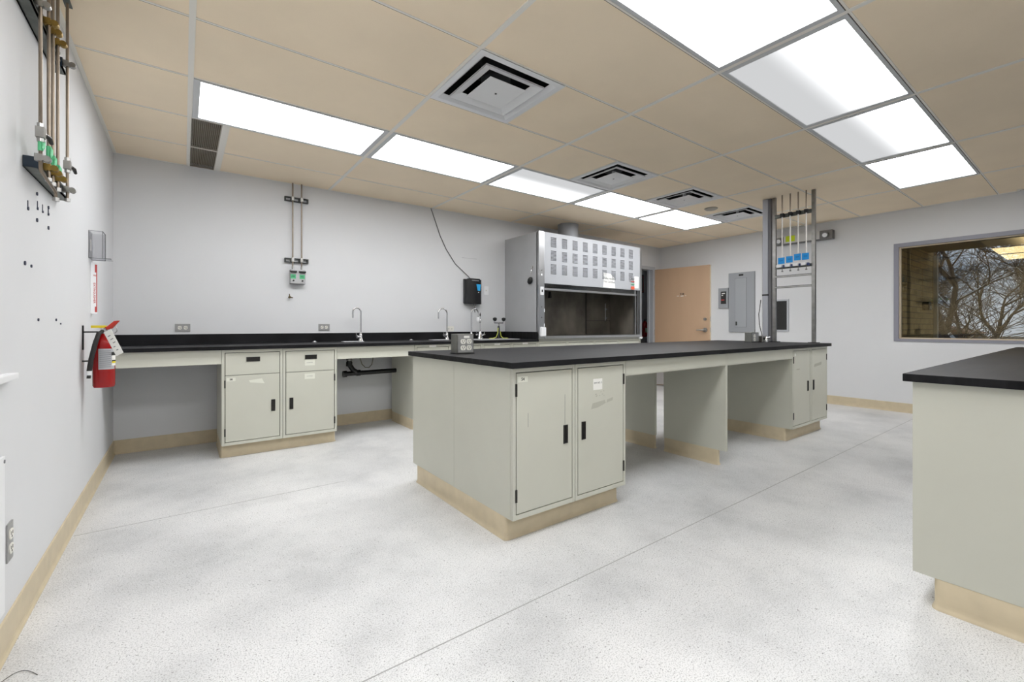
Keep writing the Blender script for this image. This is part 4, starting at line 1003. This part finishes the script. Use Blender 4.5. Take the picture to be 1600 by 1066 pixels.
# odd bits at the near end of the left wall
t = thing('access_panel', (0,-3.05,.14), 'white access panel on the left wall at the picture edge', 'panel')
MB().box(0,.008,-3.35,-2.790,.147,.646,.002).obj('cover', WHITE, t); MB().cyl((.008,-2.800,.63),(.010,-2.800,.63),.006,8).obj('screw', GREYINK, t)
tag(MB().box(0,.028,-3.5,-2.74,.887,.908,.003).obj('wall_ledge', WHITE), 'thin white ledge on the left wall at the picture edge', 'ledge')
marks = [(-2.538,1.292,.008),(-2.454,1.29,.006),(-2.363,1.528,.006),(-2.497,1.50,.007),(-2.284,1.532,.005),(-2.188,1.541,.006),(-2.372,1.481,.008),(-2.188,1.483,.008),(-2.353,1.087,.006),(-2.046,1.09,.006),(-1.955,1.073,.004),(-2.372,1.585,.007),(-2.188,1.570,.007)]
for y, z, r_ in marks:
    m = MB().tube([(0,y,z),(.004,y,z)], r_, 8)
    if r_ < .0075 and z > 1.49 and z < 1.56: m.box(0,.002,y-.003,y+.003,z,z+.03)
    tag(m.obj('wall_anchor', mat('anchor_dark',(44,50,72) if r_ > .0065 else (70,70,72),.6) if False else mat('anchor_dark',(52,56,74),.6)), 'tiny dark anchor hole left in the left wall below the gas pipes', 'wall anchor', 'old anchor holes in the left wall')
m = MB().tube([(.020+.09*i/16, -2.955+.048*math.sin(PI*(i/16)**.9), .0015+.002*math.sin(PI*i/16)) for i in range(17)], .0009, 5)
tag(m.obj('loose_wire', RUB, None, True), 'thin dark curved wire lying on the floor near the left wall', 'wire')

# ================================================================== OUTSIDE THE WINDOW
struct(MB().box(XR+.25, 120, -90, 90, -.9, -.8).obj('ground_outside', GROUND, origin=(0,0,0)))
struct(MB().box(XR+.25, 12.1, -2.9, -2.7, -.8, 3.4).obj('wall_wing', BRICK, origin=(0,0,0)))
struct(MB().box(12.06, 12.14, -2.96, -2.9, -.8, 2.42, .01).obj('trim_3', mat('pale_downspout',(190,186,172),.5)))
struct(MB().box(XR+.25, 11.7, -14, -2.9, 2.44, 2.75).obj('ceiling_canopy', SOFFIT))
t = thing('reflection_box', (11.9,-2.95,2.1), 'added dark box on the brick wing, standing in for a window reflection', 'reflection stand-in')
MB().box(11.2,11.4,-2.99,-2.9,1.35,1.5,.01).obj('housing', DARK, t); MB().box(11.22,11.38,-3.0,-2.99,1.37,1.43).obj('lens', GREYINK, t)  # box added for a room reflection in the glass; it gives no light

def tree(bx, by, h, seed, label, lean=(0,0), spread=.5, r0=.22, depth=7, snow=True, trunk_h=None, group='bare winter trees outside'):
    rnd = random.Random(seed)
    t = thing('bare_tree', (bx,by,-.8), label, 'tree', group)
    V = []; F = []; SV = []; SF = []
    def seg(p0, p1, r0_, r1_, n_):
        d = (p1-p0); 
        if d.length < 1e-4: return
        d.normalize(); a = d.orthogonal().normalized(); b_ = d.cross(a); k = len(V)
        for p, r_ in ((p0,r0_),(p1,r1_)):
            for i in range(n_):
                q = 2*PI*i/n_; V.append(p+(a*math.cos(q)+b_*math.sin(q))*r_)
        for i in range(n_): F.append((k+i,k+(i+1)%n_,k+n_+(i+1)%n_,k+n_+i))
        if snow and r0_ > .012 and d.z < .85 and rnd.random() < .55:
            k2 = len(SV); side = d.cross(Vector((0,0,1))).normalized(); upv = side.cross(d)
            if upv.z < 0: upv = -upv
            for p, r_ in ((p0,r0_),(p1,r1_)):
                for sx, sz in ((-.7,.6),(0,1.35),(.7,.6)): SV.append(p+side*(sx*r_)+upv*(sz*r_))
            for i in range(2): SF.append((k2+i,k2+i+1,k2+3+i+1,k2+3+i))
    def grow(p, d, L_, r_, dep):
        n_ = 7 if dep > depth-2 else (5 if dep > 3 else 3)
        steps = 3 if dep > 2 else 2; q = p
        for i in range(steps):
            d = (d+Vector((rnd.uniform(-1,1),rnd.uniform(-1,1),rnd.uniform(-.5,.7)))*.17).normalized()
            q2 = q+d*(L_/steps); ra = r_*(1-.28*i/steps); rb = r_*(1-.28*(i+1)/steps); seg(q, q2, ra, rb, n_); q = q2
            if dep > 1 and i > 0 and rnd.random() < .75:
                sd = (d+Vector((rnd.uniform(-1,1),rnd.uniform(-1,1),rnd.uniform(-.3,.6)))*.95).normalized()
                grow(q, sd, L_*rnd.uniform(.5,.72), max(.007, rb*.5), dep-2 if dep > 2 else 0) if dep-2 >= 0 else None
        if dep <= 0:
            for _ in range(1):
                e = (d+Vector((rnd.uniform(-1,1),rnd.uniform(-1,1),rnd.uniform(-.4,.6)))*.9).normalized()
                e2 = (e+Vector((rnd.uniform(-1,1),rnd.uniform(-1,1),rnd.uniform(-.4,.4)))*.5).normalized(); L2 = rnd.uniform(.15,.4)
                seg(q, q+e*L2, .007, .006, 3); seg(q+e*L2, q+e*L2+e2*L2, .006, .004, 3)
            return
        for k in range(2 if rnd.random() < .65 else 3):
            nd = (d+Vector((rnd.uniform(-1,1),rnd.uniform(-1,1),rnd.uniform(-.35,.55)))*spread*1.25).normalized()
            grow(q, nd, L_*rnd.uniform(.66,.86), max(.007, r_*rnd.uniform(.55,.70)), dep-1)
    grow(Vector((bx,by,-.85)), Vector((lean[0],lean[1],1)).normalized(), h*.24 if trunk_h is None else trunk_h, r0, depth)
    mb = MB(); mb.v = V; mb.f = F
    def raw(name, V_, F_, m):
        me = bpy.data.meshes.new(name); off = Vector((bx,by,-.8)); me.from_pydata([tuple(v-off) for v in V_], [], F_); me.materials.append(m)
        o = bpy.data.objects.new(name, me); COL.objects.link(o); o.parent = t
        for p in me.polygons: p.use_smooth = True
    raw('branches', V, F, BARK)
    if SV: raw('snow', SV, SF, SNOW)
    return t
tree(18.2, -3.0, 9, 3, 'big bare tree leaning towards the brick wing in the window view', (.0,.42), .60, .13, 8, True, 1.9)
tree(17.6, -3.35, 9, 11, 'bare tree beside the big one, leaning the other way', (.0,-.38), .60, .12, 8, True, 1.9)
tree(23.0, -.6, 10, 21, 'bare tree just beyond the brick corner', (0,.1), .6, .13, 8, True, 2.0)
tree(16.5, -6.2, 9, 31, 'bare tree nearest the far jamb of the window', (.1,.1), .6, .12, 7, True, 1.5)
tree(14.5, -1.9, 3, 41, 'small snowy bare tree beside the brick corner', (.1,-.6), .6, .06, 5, True, .9)
for i, (x, y, hh) in enumerate(((28,-2.0,1.5),(31,2.5,1.6),(33,-5,1.4),(36,.5,1.7),(31,5.5,1.4),(36,-9,1.5),(42,6.5,1.8),(30,-8,1.3),(40,-3,1.8),(44,2.5,1.9),(27,-4.5,.7),(29,1.0,.7))):
    tree(x, y, 10, 50+i, 'distant bare tree in the thicket behind the nearer trees', (0,0), .75, .12, 7, False, hh, 'thicket of distant trees')
t = thing('distant_house', (48,6,-.8), 'low distant house with a rust red roof behind the trees', 'house')
MB().box(46,52,1,7,-.8,.5).obj('wall', HOUSE, t); MB().prism([(.6,.5),(7.4,.5),(4,1.35)], 'x', 45.6, 52.4).obj('roof', ROOFR, t)
t = thing('distant_house', (50,-14,-.8), 'low distant slate blue building behind the right-hand trees', 'house')
MB().box(47,55,-20,-8,-.8,1.0).obj('wall', HOUSE, t); MB().prism([(-20.5,1.0),(-7.5,1.0),(-14,2.0)], 'x', 46.6, 55.4).obj('roof', mat('slate_roof',(66,70,84),.8), t)
m = MB()
for i in range(12):
    x = 14+random.random()*30; y = -12+random.random()*20; r_ = .6+random.random()*1.6; k = 14
    m.add([(x+r_*1.6*math.cos(2*PI*j/k)*(1+.2*math.sin(3*j)), y+r_*math.sin(2*PI*j/k), -.79) for j in range(k)], [tuple(range(k))])
struct(m.obj('snow_patches', SNOW, origin=(0,0,-.8)))

for o in bpy.data.objects:
    if '_o' in o: del o['_o']
